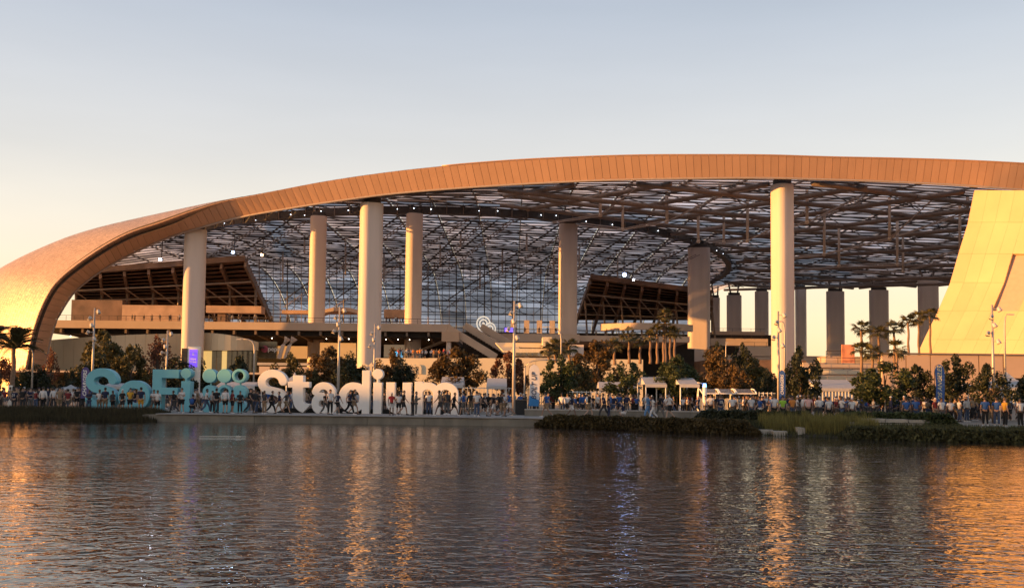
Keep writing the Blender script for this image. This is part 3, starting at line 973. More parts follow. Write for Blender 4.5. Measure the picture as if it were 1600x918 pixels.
# curved drum building on the left, with a glazed part
drum = empty('drum_building', (0, 0, 0)); drum.parent = S; drum.location = -Vector(S.location)
def drum_wall(pxa, pxb, pyt_a, pyt_m, pyt_b, pyb, Ya, bulge, n, m, name, recess=0.0):
    for s_ in range(n):
        qs = []
        for t in (s_ / n + .0008, (s_ + 1) / n - .0008):
            Y_ = Ya - bulge * (1 - (2 * t - 1) ** 2) + recess
            px_ = lerp(pxa, pxb, t)
            pyt = lerp(lerp(pyt_a, pyt_m, min(1, t * 2)), pyt_b, max(0, t * 2 - 1)) if False else pyt_a * (1 - t) ** 2 + 2 * t * (1 - t) * pyt_m + pyt_b * t * t
            tp, bt = P(px_, pyt, Y_), P(px_, pyb, Y_)
            qs.append((tp, Vector((tp.x, Y_, bt.z))))
        (t0, b0), (t1, b1) = qs
        bk = Vector((0, 1.2, 0))
        MB().hexa([b0, b1, b1 + bk, b0 + bk], [t0, t1, t1 + bk, t0 + bk]).build(name, m, drum)
drum_wall(68, 292, 532, 521, 521, 622, 226, 8, 14, M['drum'], 'wall_panel')
drum_wall(300, 402, 520, 517, 534, 547, 218, 7, 10, M['drum'], 'wall_panel')
for s_ in range(13):
    t = s_ / 13
    lit = s_ in (1, 2, 3, 6)
    drum_wall(300 + 102 * t, 300 + 102 * (t + 1 / 13) - .8, 548, 548, 548, 600, 217 - 6 * (1 - (2 * t - 1) ** 2), 0, 1, M['litglass'] if lit else M['glass'], 'glass_pane', .8)
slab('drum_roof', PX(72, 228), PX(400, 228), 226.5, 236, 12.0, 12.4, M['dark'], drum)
# low shopfront between drum and columns
for pxa, pxb, t_, b_2, Y_, m_ in ((402, 432, 533, 560, 236, M['glass']), (432, 480, 540, 560, 245, M['drum']), (500, 556, 535, 562, 244, M['drum']), (405, 480, 572, 600, 200, M['deck']), (402, 560, 566, 571.5, 205, M['concrete']), (600, 632, 538, 558, 240, M['drum']), (612, 628, 549, 558, 205, None)):
    a, b_ = P(pxa, t_, Y_), P(pxb, b_2, Y_)
    if m_ is None:
        m_ = mat('blue_screen', (.05, .2, .4), emit=(.1, .55, .9), estr=.6)
    MB().box(((a.x + b_.x) / 2, Y_ + .6, (a.z + b_.z) / 2), (b_.x - a.x, 1.2, a.z - b_.z)).build('shop_wall', m_, drum)
ps = P(421, 545, 235)
MB().tube([ps + Vector((-1.1, .1, 0)), ps + Vector((-1.1, -.1, 0))], .8, 16).build('round_logo', mat('logo_red_blue', (.4, .08, .12), var=.5, scale=.8), drum)
tm = text_mesh('shop_text', 'pepsi', 1.5, .04, .02)
tm.transform(Matrix.Translation(ps + Vector((1.2, -.1, 0))) @ Matrix.Rotation(math.pi / 2, 4, 'X'))
mkobj('shop_lettering', tm, M['white'], drum)
# pale tree-like struts in the recess
for px_ in (442, 452):
    MB().tube([P(px_ - 6, 560, 232), P(px_, 540, 232), P(px_ + 8, 528, 232)], [.5, .45, .9], 6).build('raking_strut', M['column'], drum)

# plaza retaining wall (yellow lit) with panels
pl = empty('plaza_wall', (0, 168, GZ), world_parts=True)
tag(pl, 'long sunlit cream retaining wall below the stadium plaza', 'wall')
YP = 168.0
px_ = 585
tops_ = lambda q: 559 if q < 800 else 561
while px_ < 1005:
    a, b_ = P(px_ + .4, tops_(px_), YP), P(px_ + 41.6, 612, YP)
    MB().box(((a.x + b_.x) / 2, YP + .5, (a.z + GZ) / 2), (b_.x - a.x, 1.0, a.z - GZ)).build('wall_panel', M['wall'], pl)
    px_ += 42
zpl = P(700, 559, YP).z
MB().box(((PX(585, YP) + PX(1005, YP)) / 2, YP + 31, zpl - .4), (PX(1005, YP) - PX(585, YP), 60, .5)).build('plaza_deck', M['paving'], pl)
tm = text_mesh('wall_text', 'stadium', 3.2, .12, .05)
pc = P(612, 574, YP - .1)
tm.transform(Matrix.Translation(pc) @ Matrix.Rotation(math.pi / 2, 4, 'X'))
mkobj('wall_lettering', tm, M['wall'], pl)
# stepped terraces right of it (behind trees, px 770-1000)
tb = empty('terrace_building', (0, 190, GZ), world_parts=True)
tag(tb, 'stepped cream terrace block with long window slots left of the wide columns', 'building')
for pxa, pxb, t_, b_2, Y_, m_ in ((800, 868, 544, 556, 190, M['wall']), (786, 905, 558, 562, 184, M['concrete']), (790, 862, 535, 543, 196, M['wall']), (848, 862, 526, 543, 189, M['wall']), (890, 912, 538, 556, 200, M['column'])):
    a, b_ = P(pxa, t_, Y_), P(pxb, b_2, Y_)
    MB().box(((a.x + b_.x) / 2, Y_ + 3, (a.z + b_.z) / 2), (b_.x - a.x, 6, a.z - b_.z)).build('terrace_wall', m_, tb)
for px_ in (806, 815, 824, 833):
    a, b_ = P(px_, 550.5, 189.9), P(px_ + 7, 555, 189.9)
    MB().box(((a.x + b_.x) / 2, 189.9, (a.z + b_.z) / 2), (b_.x - a.x, .3, a.z - b_.z)).build('window_pane', M['glass'], tb)
pa, pb = P(776, 536, 200), P(803, 548, 196)
MB().hexa([P(774, 535, 200), P(805, 535, 200), P(805, 536.5, 200), P(774, 536.5, 200)], [P(786, 548, 192), P(815, 548, 192), P(815, 550, 192), P(786, 550, 192)]).build('awning', M['wall'], tb)

# right side: terracotta planter wall with planters, terraces
ow = empty('terracotta_wall', (60, 155, GZ), world_parts=True)
tag(ow, 'long terracotta retaining wall at the foot of the bright shell leg', 'wall')
YO = 158.0
px_ = 1378
while px_ < 1760:
    a, b_ = P(px_ + .3, 554 + (px_ - 1378) * .006, YO), P(px_ + 37.7, 612, YO)
    MB().box(((a.x + b_.x) / 2, YO + .5, (a.z + GZ) / 2), (b_.x - a.x, 1.0, a.z - GZ)).build('wall_panel', M['orange'], ow)
    px_ += 38
a = P(1378, 553, YO)
MB().box(((a.x + PX(1760, YO)) / 2, YO + .5, a.z + .12), (PX(1760, YO) - a.x, 1.5, .25)).build('coping', M['steel'], ow)
a, b_ = P(1565, 590, 150), P(1700, 600, 150)
MB().box(((a.x + b_.x) / 2, 151, (a.z + b_.z) / 2), (b_.x - a.x, 2, a.z - b_.z)).build('opening_shade_box', M['dark'], ow)  # solid box, its near-black colour stands for the shade of an opening
rt = empty('rail_terraces', (30, 175, GZ), world_parts=True)
tag(rt, 'stepped terraces with pale rails below the far columns', 'terrace')
for k, (pxa, pxb, t_, b_2, Y_) in enumerate(((1262, 1390, 596, 606, 160), (1266, 1385, 586, 595, 166), (1270, 1380, 576, 585, 172), (1110, 1200, 528, 540, 300), (1115, 1195, 517, 524, 330), (1160, 1210, 540, 556, 260), (1255, 1385, 566, 575, 180), (1290, 1320, 556, 566, 186))):
    a, b_ = P(pxa, t_, Y_), P(pxb, b_2, Y_)
    MB().box(((a.x + b_.x) / 2, Y_ + 3, (a.z + b_.z) / 2), (b_.x - a.x, 6, a.z - b_.z)).build('terrace_step', M['wall'] if k < 3 else M['deck'], rt)
    railing(a.x, b_.x, Y_ - .3, a.z - .2, rt, M['steelpale'] if k < 3 else M['steeldark'], 1.1, 3.0)
slab('terrace_base', PX(1108, 300), PX(1420, 300), 296, 340, GZ, P(1200, 556, 300).z, M['deck'], rt)
slab('terrace_front', PX(1108, 240), PX(1260, 240), 240, 260, GZ, P(1200, 562, 240).z, M['stand'], rt)
# poster on the terrace
po = empty('poster_board', (0, 0, 0), world_parts=True)
a, b_ = P(1315, 538, 185), P(1335, 571, 185)
tag(po, 'tall orange poster board standing on the terrace beside the palms', 'poster')
MB().box(((a.x + b_.x) / 2, 185, (a.z + b_.z) / 2), (b_.x - a.x, .4, a.z - b_.z)).build('board', mat('poster_orange', (.62, .24, .12), .6, var=.6, scale=.7), po)
for s_ in (-.8, .8):
    MB().tube([((a.x + b_.x) / 2 + s_, 185, b_.z), ((a.x + b_.x) / 2 + s_, 185, b_.z - 2.5)], .1, 6).build('leg', M['steel'], po)
# floodlights that are lit inside the bowl
def flood(px_, py_, Y_, col, st, r_, label):
    e = empty('floodlight', P(px_, py_, Y_))
    tag(e, label, 'floodlight')
    MB().box((0, .8, 0), (r_ * 2.6, .8, r_ * 2)).build('housing', M['steeldark'], e)
    MB().ball((0, 0, 0), r_, 10, 6).build('lens', mat('flood_' + label[:8].replace(' ', '_'), (.8, .8, .8), emit=col, estr=st), e, True)
    MB().tube([(0, 1, 0), (0, 1.5, 5)], .15, 5).build('bracket', M['steeldark'], e)
flood(976, 429, 286, (.35, .5, 1.0), 26, .5, 'brilliant blue-white floodlight above the stand between wide columns')
flood(990, 437, 288, (.8, .85, 1.0), 25, .28, 'small white floodlight just right of the brilliant blue one')
flood(364, 394, 290, (.45, .65, 1.0), 30, .35, 'small blue floodlight beside the leftmost front column')
flood(409, 398, 300, (1.0, .6, .3), 20, .35, 'small orange floodlight above the left stand')
flood(250, 405, 272, (.8, .9, 1.0), 15, .35, 'small white floodlight above the stand behind the arch')
# white double-arch emblem on the terrace
Xg, Yg, stp = grid(6.2, 4.6, .03)
sd = s_ring(Xg, Yg, 2.2, 2.3, 2.0, .42)
sd = np.minimum(sd, s_ring(Xg, Yg, 2.2, 2.3, 1.15, .42)); sd = np.minimum(sd, s_disc(Xg, Yg, 2.2, 2.3, .45))
sd = np.maximum(sd, -(s_disc(Xg, Yg, 4.3, .9, 1.85)))
right = np.minimum(s_ring(Xg, Yg, 4.3, .9, 1.6, .4), s_ring(Xg, Yg, 4.3, .9, .85, .4))
right = np.maximum(right, .0 - Yg + .1)
sd = np.minimum(sd, right)
me = solid('emblem', contour(sd, -.1, -.1, stp), .5)
em = empty('arch_emblem', P(744, 518, D1 + 8)); em.scale = (.78, .78, .85)
tag(em, 'white emblem of interlocking arches standing on the concourse by the stairs', 'emblem')
mkobj('arches', me, mat('emblem_white', (.8, .78, .72), .5, emit=(1, .9, .75), estr=.25), em)
MB().box((3.2, .2, -.25), (6.4, .8, .5)).build('plinth', M['deck'], em)
# purple screens on the terrace
for px_ in (798, 793):
    pass
sg = empty('screen_sign', P(797, 515, D1 + 9))
tag(sg, 'small purple screen on the terrace right of the white emblem', 'screen')
MB().box((0, 0, 0), (2.6, .3, 1.0)).build('screen', mat('purple_screen', (.1, .06, .4), emit=(.2, .12, .9), estr=1.0), sg)
MB().box((0, .25, -.1), (3.0, .2, 1.5)).build('frame', M['steeldark'], sg)
# ------------------------------------------------------------------ freestanding letters
YL = 79.0
PXM = YL / F_PX
LG = 'freestanding letters on the promenade'
def letter(px0, py_top, loops, m, label, name='sign_letter', depth=.95, parts=None):
    base = P(px0, 640, YL)
    e = empty(name, (base.x, YL, GZ + .07))
    tag(e, label, 'letter', LG)
    me = solid('glyph', loops, depth)
    o = mkobj('glyph', me, m, e)
    return e
def H_of(px, py):            # height of a pixel above the letters' base
    return P(px, py, YL).z - (GZ + .07)
def mk(px0, px1, py_top):
    return (px1 - px0) * PXM, H_of((px0 + px1) / 2, py_top)
def s_glyph(w, h, st):
    rx = w / 2 - st / 2; ry = (h - st) / 4
    top = arc_pts(w / 2, h - st / 2 - ry, rx, ry, 5, 240, 26)
    bot = arc_pts(w / 2, st / 2 + ry, rx, ry, 60, -175, 26)
    return top + bot
def L_S(px0, px1, pyt, st, m, label):
    w, h = mk(px0, px1, pyt)
    X, Y, s = grid(w, h)
    # flat terminals: clip the stroke ends
    pts = s_glyph(w, h, st)
    sd = s_path(X, Y, pts, st)
    return letter(px0, pyt, contour(sd, -.1, -.1, s), m, label)
def L_o(px0, px1, pyt, st, m, label):
    w, h = mk(px0, px1, pyt)
    X, Y, s = grid(w, h)
    ky = w / h
    sd = s_ring(X, Y, w / 2, h / 2, w / 2 - st / 2, st, ky)
    return letter(px0, pyt, contour(sd, -.1, -.1, s), m, label)
def L_i(px0, px1, pyt, pyb, r, m, label, dx=0):
    w, h = mk(px0, px1, pyt)
    hb = H_of(px0, pyb)
    X, Y, s = grid(w + .4, h)
    sd = np.minimum(s_box(X, Y, 0, w, 0, hb), s_disc(X, Y, w / 2 + dx, h - r, r))
    sd = np.minimum(sd, s_box(X, Y, w / 2 - .07 + dx, w / 2 + .07 + dx, 0.1, h - r))
    return letter(px0, pyt, contour(sd, -.1, -.1, s), m, label)
L_S(136, 184, 575, .63, M['teal'], 'big teal letter S, first of the teal word')
L_o(187, 236, 594, .62, M['teal'], 'teal letter o, round and lower than the teal S beside it')
w, h = mk(240, 281, 577)
X, Y, s = grid(w, h)
sd = np.minimum(np.minimum(s_box(X, Y, 0, .72, 0, h), s_box(X, Y, 0, w, h - .66, h)), s_box(X, Y, 0, w * .96, h - 1.92, h - 1.38))
letter(240, 577, contour(sd, -.1, -.1, s), M['teal'], 'square teal letter F with two bars, third of the teal word')
L_i(285, 299, 575, 595, .40, M['teal'], 'narrow teal letter i with a round dot, before the dotted emblem')
L_S(404, 449, 577, .60, M['white'], 'big white letter S, first of the white word')
w, h = mk(451, 484, 586)
X, Y, s = grid(w, h)
tx = w * .24
sd = np.minimum(s_box(X, Y, tx, tx + .78, .9, h), s_box(X, Y, 0, w, H_of(460, 605), H_of(460, 596)))
sd = np.minimum(sd, s_path(X, Y, [(tx + .39, 1.0)] + arc_pts(tx + 1.05, .98, .66, .62, 180, 275, 14) + [(w - .3, .36)], .72))
sd = np.maximum(sd, -Y)
letter(451, 586, contour(sd, -.1, -.1, s), M['white'], 'white letter t with a wide crossbar, second of the white word')
w, h = mk(487, 527, 595)
X, Y, s = grid(w, h)
sd = s_path(X, Y, arc_pts(w / 2 - .02, h - .98, w / 2 - .36, .62, 165, 0, 20) + [(w - .36, .35)], .56)
sd = np.minimum(sd, s_ring(X, Y, w / 2 - .16, .74, .50, .54, .9))
sd = np.minimum(sd, s_box(X, Y, w - .62, w - .04, 0, 1.3))
sd = np.maximum(sd, np.maximum(-Y, X - w))
letter(487, 595, contour(sd, -.1, -.1, s), M['white'], 'white letter a, third of the white word')
w, h = mk(530, 578, 578)
X, Y, s = grid(w, h)
r_ = w / 2 - .15
hb = H_of(550, 595)
sd = s_ring(X, Y, w / 2 - .08, hb / 2, w / 2 - .38, .58, w / hb * 1.0)
sd = np.minimum(sd, s_box(X, Y, w - .58, w, 0, h)); sd = np.maximum(sd, X - w)
letter(530, 578, contour(sd, -.1, -.1, s), M['white'], 'white letter d with a tall stem, fourth of the white word')
L_i(584, 597, 576, 597, .40, M['white'], 'narrow white letter i with a round dot on a pin')
w, h = mk(604, 643, 597)
X, Y, s = grid(w, h)
sd = s_path(X, Y, [(.33, h + .5), (.33, .95)] + arc_pts(w / 2, .95, w / 2 - .33, .62, 180, 360, 20) + [(w - .33, h + .5)], .66)
sd = np.minimum(sd, s_box(X, Y, w - .66, w, 0, h)); sd = np.maximum(sd, Y - h)
letter(604, 597, contour(sd, -.1, -.1, s), M['white'], 'white letter u, open at the top, before the last letter')
w, h = mk(650, 715, 596)
X, Y, s = grid(w, h)
cx1, cx2 = w * .285, w * .715
hw = w * .215
sd = s_path(X, Y, [(cx1 - hw + .02, -.5), (cx1 - hw + .02, h - .95)] + arc_pts(cx1, h - .95, hw, .62, 180, 0, 20) + [(cx1 + hw, -.5)], .56)
sd = np.minimum(sd, s_path(X, Y, [(cx2 - hw, -.5), (cx2 - hw, h - .95)] + arc_pts(cx2, h - .95, hw, .62, 180, 0, 20) + [(cx2 + hw, -.5)], .56))
sd = np.minimum(sd, s_box(X, Y, cx1 - hw - .31, cx1 - hw + .31, 0, h)); sd = np.maximum(sd, -Y)
letter(650, 596, contour(sd, -.1, -.1, s), M['white'], 'wide white letter m, last of the white word')
# dotted emblem between the words
em = empty('dot_emblem', (P(330, 640, YL).x, YL, GZ + .07))
tag(em, 'teal emblem of nine stacked discs and rings between the two words', 'emblem', LG)
def disc_mesh(r, hole=0.0):
    X, Y, s = grid(2 * r, 2 * r, .03)
    sd = s_disc(X, Y, r, r, r)
    if hole: sd = np.maximum(sd, -s_disc(X, Y, r, r, hole))
    me = solid('disc', contour(sd, -.1 - r, -.1 - r, s), .95)
    return me
dm, rm = disc_mesh(.53), disc_mesh(.54, .34)
for r_i, py_ in enumerate((587, 612, 636)):
    for c_i, px_ in enumerate((330, 353, 376)):
        isr = (r_i, c_i) in ((0, 2), (1, 1))
        p = P(px_, py_, YL)
        o = mkobj('ring' if isr else 'disc', rm if isr else dm, M['teal'], em)
        o.location = (p.x - em.location.x, 0, p.z - em.location.z)
for c_i, px_ in enumerate((330, 353, 376)):
    for pa, pb in ((598.2, 600.8), (623.2, 624.8)):
        a, b_ = P(px_, pa, YL), P(px_, pb, YL)
        MB().box(((a.x + b_.x) / 2 - em.location.x, 0, (a.z + b_.z) / 2 - em.location.z), (.1, .2, abs(a.z - b_.z) + .1)).build('connector', M['teal'], em)
# dark plinth under the white word
plx0, plx1 = PX(398, YL), PX(722, YL)
pli = MB().box(((plx0 + plx1) / 2, YL + .8, GZ + .25), (plx1 - plx0, .6, .36)).build('sign_plinth', M['black'])
tag(pli, 'low black plinth running behind the white letters', 'plinth')

# ------------------------------------------------------------------ foliage
def leaf_cloud(n, rx, ry, z0, z1, leaf, clumps, seed, sparse=1.0, top=.5):
    rs = np.random.RandomState(seed)
    cen = []
    while len(cen) < clumps:
        p = rs.uniform(-1, 1, 3)
        if np.sum(p ** 2) < 1:
            cen.append(p)
    cen = np.array(cen)
    crd = rs.uniform(.18, .42, clumps) * sparse
    pk = rs.randint(0, clumps, n)
    d = rs.normal(size=(n, 3)); d /= np.linalg.norm(d, axis=1)[:, None]
    rad = rs.uniform(.25, 1, n) ** .6
    p = cen[pk] + d * (crd[pk] * rad)[:, None]
    zc, zr = (z0 + z1) / 2, (z1 - z0) / 2
    taper = 1 - top * np.clip(p[:, 2], -.4, 1)
    c = np.stack([p[:, 0] * rx * taper, p[:, 1] * ry * taper, zc + p[:, 2] * zr], 1)
    a = rs.normal(size=(n, 3)); a /= np.linalg.norm(a, axis=1)[:, None]
    b2 = np.cross(a, rs.normal(size=(n, 3))); b2 /= np.linalg.norm(b2, axis=1)[:, None]
    sz = leaf * rs.uniform(.6, 1.4, n)[:, None]
    v = np.concatenate([c - a * sz, c + b2 * sz * .55, c + a * sz, c - b2 * sz * .55], 1).reshape(-1, 3)
    f = np.arange(4 * n).reshape(-1, 4)
    me = bpy.data.meshes.new('leaves')
    me.from_pydata(v.tolist(), [], f.tolist())
    me.update()
    return me, [Vector((cen[k][0] * rx * .8, cen[k][1] * ry * .8, zc + cen[k][2] * zr * .8)) for k in range(clumps)]

LEAF = {
    'green': mat('leaf_green', (.052, .068, .022), .6, var=.2, island=.55, trans=.3),
    'dark': mat('leaf_dark', (.030, .036, .015), .6, var=.2, island=.5, trans=.25),
    'brown': mat('leaf_autumn', (.12, .070, .022), .6, var=.2, island=.55, trans=.3),
    'olive': mat('leaf_olive', (.085, .072, .022), .6, var=.2, island=.55, trans=.3),
    'red': mat('leaf_russet', (.16, .060, .028), .6, var=.2, island=.5, trans=.3),
    'hedge': mat('leaf_hedge', (.070, .050, .016), .7, var=.25, island=.5, trans=.25),
    'reed': mat('reed_blades', (.21, .18, .05), .7, var=.2, island=.45, trans=.3),
    'bank': mat('bank_grass', (.070, .068, .024), .8, var=.3, island=.5, trans=.2),
    'palm': mat('palm_frond', (.085, .075, .03), .55, var=.2, island=.3, trans=.2),
}
# tree prototypes, 1 unit = 1 m, total height 5.2 m, crown from 1.3 m
def tree_proto(seed, rx, z0, z1, n, clumps, sparse, leaf=.13, top=.35):
    me, cen = leaf_cloud(n, rx, rx, z0, z1, leaf, clumps, seed, sparse, top)
    mb = MB()
    rs = random.Random(seed)
    bend = rs.uniform(-.15, .15)
    zt_ = lerp(z0, z1, .75)
    mb.tube([(0, 0, 0), (bend * .5, 0, z0), (bend, .05, lerp(z0, z1, .4)), (bend, 0, zt_)], [.11, .085, .06, .02], 7)
    for c in cen[:14]:
        st = lerp(z0 * .8, max(z0, c.z - .3), .6)
        mb.tube([(bend * .6, 0, st), (c.x * .5, c.y * .5, (st + c.z) / 2 + .1), tuple(c)], [.045, .03, .01], 5)
    return me, mb.mesh('trunk', True)
PROTO = [tree_proto(11, 1.9, 1.2, 5.2, 4600, 34, 1.0), tree_proto(12, 1.7, 1.0, 5.2, 4200, 28, .95), tree_proto(13, 2.0, 1.4, 5.2, 5000, 36, 1.0, top=.2),
         tree_proto(14, 1.6, 1.1, 5.2, 2000, 26, .9, .12), tree_proto(15, 1.5, .3, 5.2, 4800, 34, 1.1, top=.1), tree_proto(16, 1.8, 1.5, 5.2, 3000, 30, .9)]
for me, tk in PROTO:
    me.materials.append(LEAF['green']); tk.materials.append(M['bark'])
def tree(px, py_top, hw, Y, proto, col, label, zg=GZ, group='park trees along the far shore', stakes=False):
    top = P(px, py_top, Y)
    hgt = top.z - zg
    me, tk = PROTO[proto]
    rxp = {0: 1.75, 1: 1.6, 2: 1.95, 3: 1.5, 4: 1.5, 5: 1.7}[proto]
    sxy = hw * Y / 1600 / rxp
    e = empty('tree', (top.x, Y, zg), random.uniform(0, 6.28))
    e.scale = (sxy, sxy, hgt / 5.1)
    tag(e, label, 'tree', group)
    a = mkobj('trunk', tk, None, e)
    c = mkobj('crown', me, None, e)
    setmat(c, LEAF[col])
    if stakes:
        for dx in (-.5, .05, .5):
            MB().tube([(dx / sxy, 0, 0), (dx / sxy, 0, 2.0)], .05, 6).build('stake', M['pole'], e)
    return e
tree(2, 552, 20, 105, 3, 'red', 'sparse russet tree at the left edge behind the feather palm')
tree(62, 577, 24, 98, 4, 'dark', 'round dark bush in front of the arch foot, beside the feather palm')
tree(80, 543, 12, 108, 3, 'red', 'thin russet sapling against the pale drum wall')
tree(36, 580, 16, 102, 4, 'olive', 'small olive bush just right of the feather palm trunk')
tree(107, 578, 13, 108, 5, 'dark', 'small dark tree left of the purple feather flag')
tree(160, 526, 34, 112, 0, 'olive', 'large olive tree behind the teal S')
tree(150, 560, 30, 104, 4, 'dark', 'dark bushy tree just behind the purple flag and teal S')
tree(205, 546, 28, 108, 2, 'olive', 'broad olive tree behind the teal o')
tree(246, 524, 26, 114, 3, 'red', 'sparse russet tree behind the teal F')
tree(285, 566, 30, 100, 4, 'dark', 'dark bushy tree behind the teal letter i')
tree(315, 570, 18, 104, 4, 'dark', 'dark bush behind the dotted emblem, left one')
tree(375, 562, 22, 112, 0, 'dark', 'dark tree in front of the glazed drum, behind the dotted emblem')
tree(452, 553, 26, 108, 1, 'olive', 'olive tree rising between the white S and t')
tree(515, 549, 34, 106, 0, 'brown', 'full brown tree behind the white a')
tree(550, 562, 26, 100, 4, 'dark', 'dark bushy tree behind the white d')
tree(490, 578, 20, 104, 5, 'olive', 'small olive tree behind the white t')
tree(612, 546, 26, 112, 1, 'brown', 'brown tree behind the white u, left of the lettered wall')
tree(632, 570, 24, 102, 4, 'dark', 'low dark tree behind the white u and m')
tree(715, 550, 40, 100, 0, 'brown', 'big autumn-brown tree right of the white m before the cream wall')
tree(795, 557, 27, 104, 2, 'red', 'russet-brown tree behind the tall lamp pole at mid promenade')
tree(876, 556, 30, 92, 1, 'green', 'green tree beside the white feather flag')
tree(932, 540, 42, 112, 2, 'brown', 'wide golden-brown tree, tallest right of the white flag')
tree(905, 575, 24, 104, 0, 'olive', 'olive tree between the green one and the golden-brown one')
tree(978, 566, 30, 98, 5, 'green', 'green tree left of the white gate tent')
tree(1058, 562, 32, 92, 0, 'green', 'green tree in front of the white gate tent')
tree(1122, 551, 34, 108, 2, 'brown', 'golden-brown tree below the widest column')
tree(1176, 566, 30, 110, 0, 'olive', 'olive-brown tree just left of the tallest front column')
tree(1150, 575, 24, 104, 1, 'brown', 'smaller brown tree above the gate canopies')
tree(1200, 585, 14, 96, 4, 'dark', 'narrow dark bush at the foot of the tallest front column')
tree(1250, 544, 27, 84, 1, 'dark', 'tall dark tree right of the tallest front column')
tree(1382, 572, 44, 76, 2, 'green', 'broad leaning green tree on three stakes right of the pale tent', stakes=True)
tree(1432, 576, 26, 86, 0, 'dark', 'dark green tree left of the blue feather flag')
tree(1492, 556, 31, 84, 1, 'dark', 'tall dark tree right of the blue feather flag')
tree(1550, 568, 30, 72, 5, 'dark', 'sparse dark tree on white stakes near the right edge', stakes=True)
tree(1625, 575, 30, 80, 0, 'dark', 'dark tree cut by the right edge')
for px_, py_, hw, lab in ((1120, 535, 16, 'dark small tree on the plaza right of the widest column'), (1160, 537, 16, 'dark small tree beside the lamp on the plaza'), (1275, 560, 10, 'little dark tree on the terrace left of the poster')):
    tree(px_, py_, hw, 165, 1, 'dark', lab, zg=4.0, group='trees on the plaza')

# fan palms
def frond_mesh(length, kind, seed):
    rs = random.Random(seed)
    mb = MB()
    if kind == 'fan':
        st = length * .42
        mb.tube([(0, 0, 0), (st, 0, st * .12)], [.035, .02], 4)
        for k in range(11):
            a = R(-75 + 15 * k)
            L_ = (length - st) * rs.uniform(.85, 1.1) * (1 - .25 * abs(k - 5) / 5)
            d = Vector((math.cos(a), math.sin(a), 0)); n_ = Vector((-d.y, d.x, 0)) * .07
            o = Vector((st, 0, st * .12)); mid = o + d * L_ * .55 + Vector((0, 0, .03)); tip = o + d * L_ - Vector((0, 0, L_ * rs.uniform(.15, .4)))
            mb.add([o, mid - n_, tip, mid + n_], [(0, 1, 2, 3)])
    else:
        prev = []
        for k in range(9):
            t = k / 8
            prev.append(Vector((length * t * (1 - .12 * t), 0, length * (.45 * t - .62 * t * t))))
        mb.tube(prev, [.05 * (1 - .85 * k / 8) for k in range(9)], 4)
        for k in range(34):
            t = .12 + .86 * k / 34
            i = min(int(t * 8), 7); p = prev[i].lerp(prev[i + 1], t * 8 - i)
            for s_ in (-1, 1):
                L_ = length * .26 * math.sin(math.pi * (.12 + .82 * t)) * rs.uniform(.8, 1.1)
                tip = p + Vector((L_ * .55, s_ * L_ * .75, -L_ * .35 + .1))
                mb.add([p - Vector((.035, 0, 0)), p + Vector((.035, 0, 0)), tip], [(0, 1, 2)])
    return mb.mesh('frond')
FAN = [frond_mesh(1.5, 'fan', k) for k in range(3)]
FEA = [frond_mesh(2.6, 'feather', k) for k in range(3)]
for f_ in FAN + FEA: f_.materials.append(LEAF['palm'])
def palm(px, py_crown, py_base, Y, label, zg=None, size=1.0, kind='fan', n=20, r=.2, group='fan palms on the plaza'):
    top = P(px, py_crown, Y)
    zb2 = P(px, py_base, Y).z if zg is None else zg
    e = empty('palm_tree', (top.x, Y, zb2))
    tag(e, label, 'palm', group)
    hgt = top.z - zb2
    mb = MB(); segs = 9
    mb.tube([(.05 * math.sin(k * 1.3), 0, hgt * k / segs) for k in range(segs + 1)], [r * (1.25 if k == 0 else 1.0) * (1 + .12 * (k % 2)) * (1 - .25 * k / segs) for k in range(segs + 1)], 8)
    mb.build('trunk', M['palmbark'], e, True)
    ms = FAN if kind == 'fan' else FEA
    for k in range(n):
        o = mkobj('frond', ms[k % 3], None, e)
        el = -random.uniform(-.75, 1.15) if kind == 'fan' else -random.uniform(-.15, 1.0)
        o.rotation_euler = (random.uniform(-.3, .3), el, k * 2.399 + random.uniform(-.2, .2))
        o.location = (0, 0, hgt - .1)
        s_ = size * random.uniform(.85, 1.1)
        o.scale = (s_, s_, s_)
    return e
palm(22, 543, 612, 94, 'feather palm with arching fronds in front of the arch foot', zg=GZ, kind='feather', n=34, r=.24, size=1.2, group='feather palms at the left edge')
palm(-14, 528, 612, 90, 'feather palm whose fronds enter at the left edge', zg=GZ, kind='feather', n=26, r=.24, size=1.15, group='feather palms at the left edge')
PL = [(1016, 524, 'short palm, first of the sunlit palm cluster left of the widest column'), (1027, 516, 'second palm of the sunlit cluster left of the widest column'), (1037, 506, 'palm in the sunlit cluster, just left of its tallest'), (1040, 492, 'tallest palm of the sunlit cluster left of the widest column'),
      (1047, 518, 'palm right of the tallest one in the sunlit cluster'), (1054, 520, 'last palm of the sunlit cluster, next to the widest column')]
for px_, py_, lab in PL: palm(px_, py_, 568, 150, lab, size=1.0, r=.2)
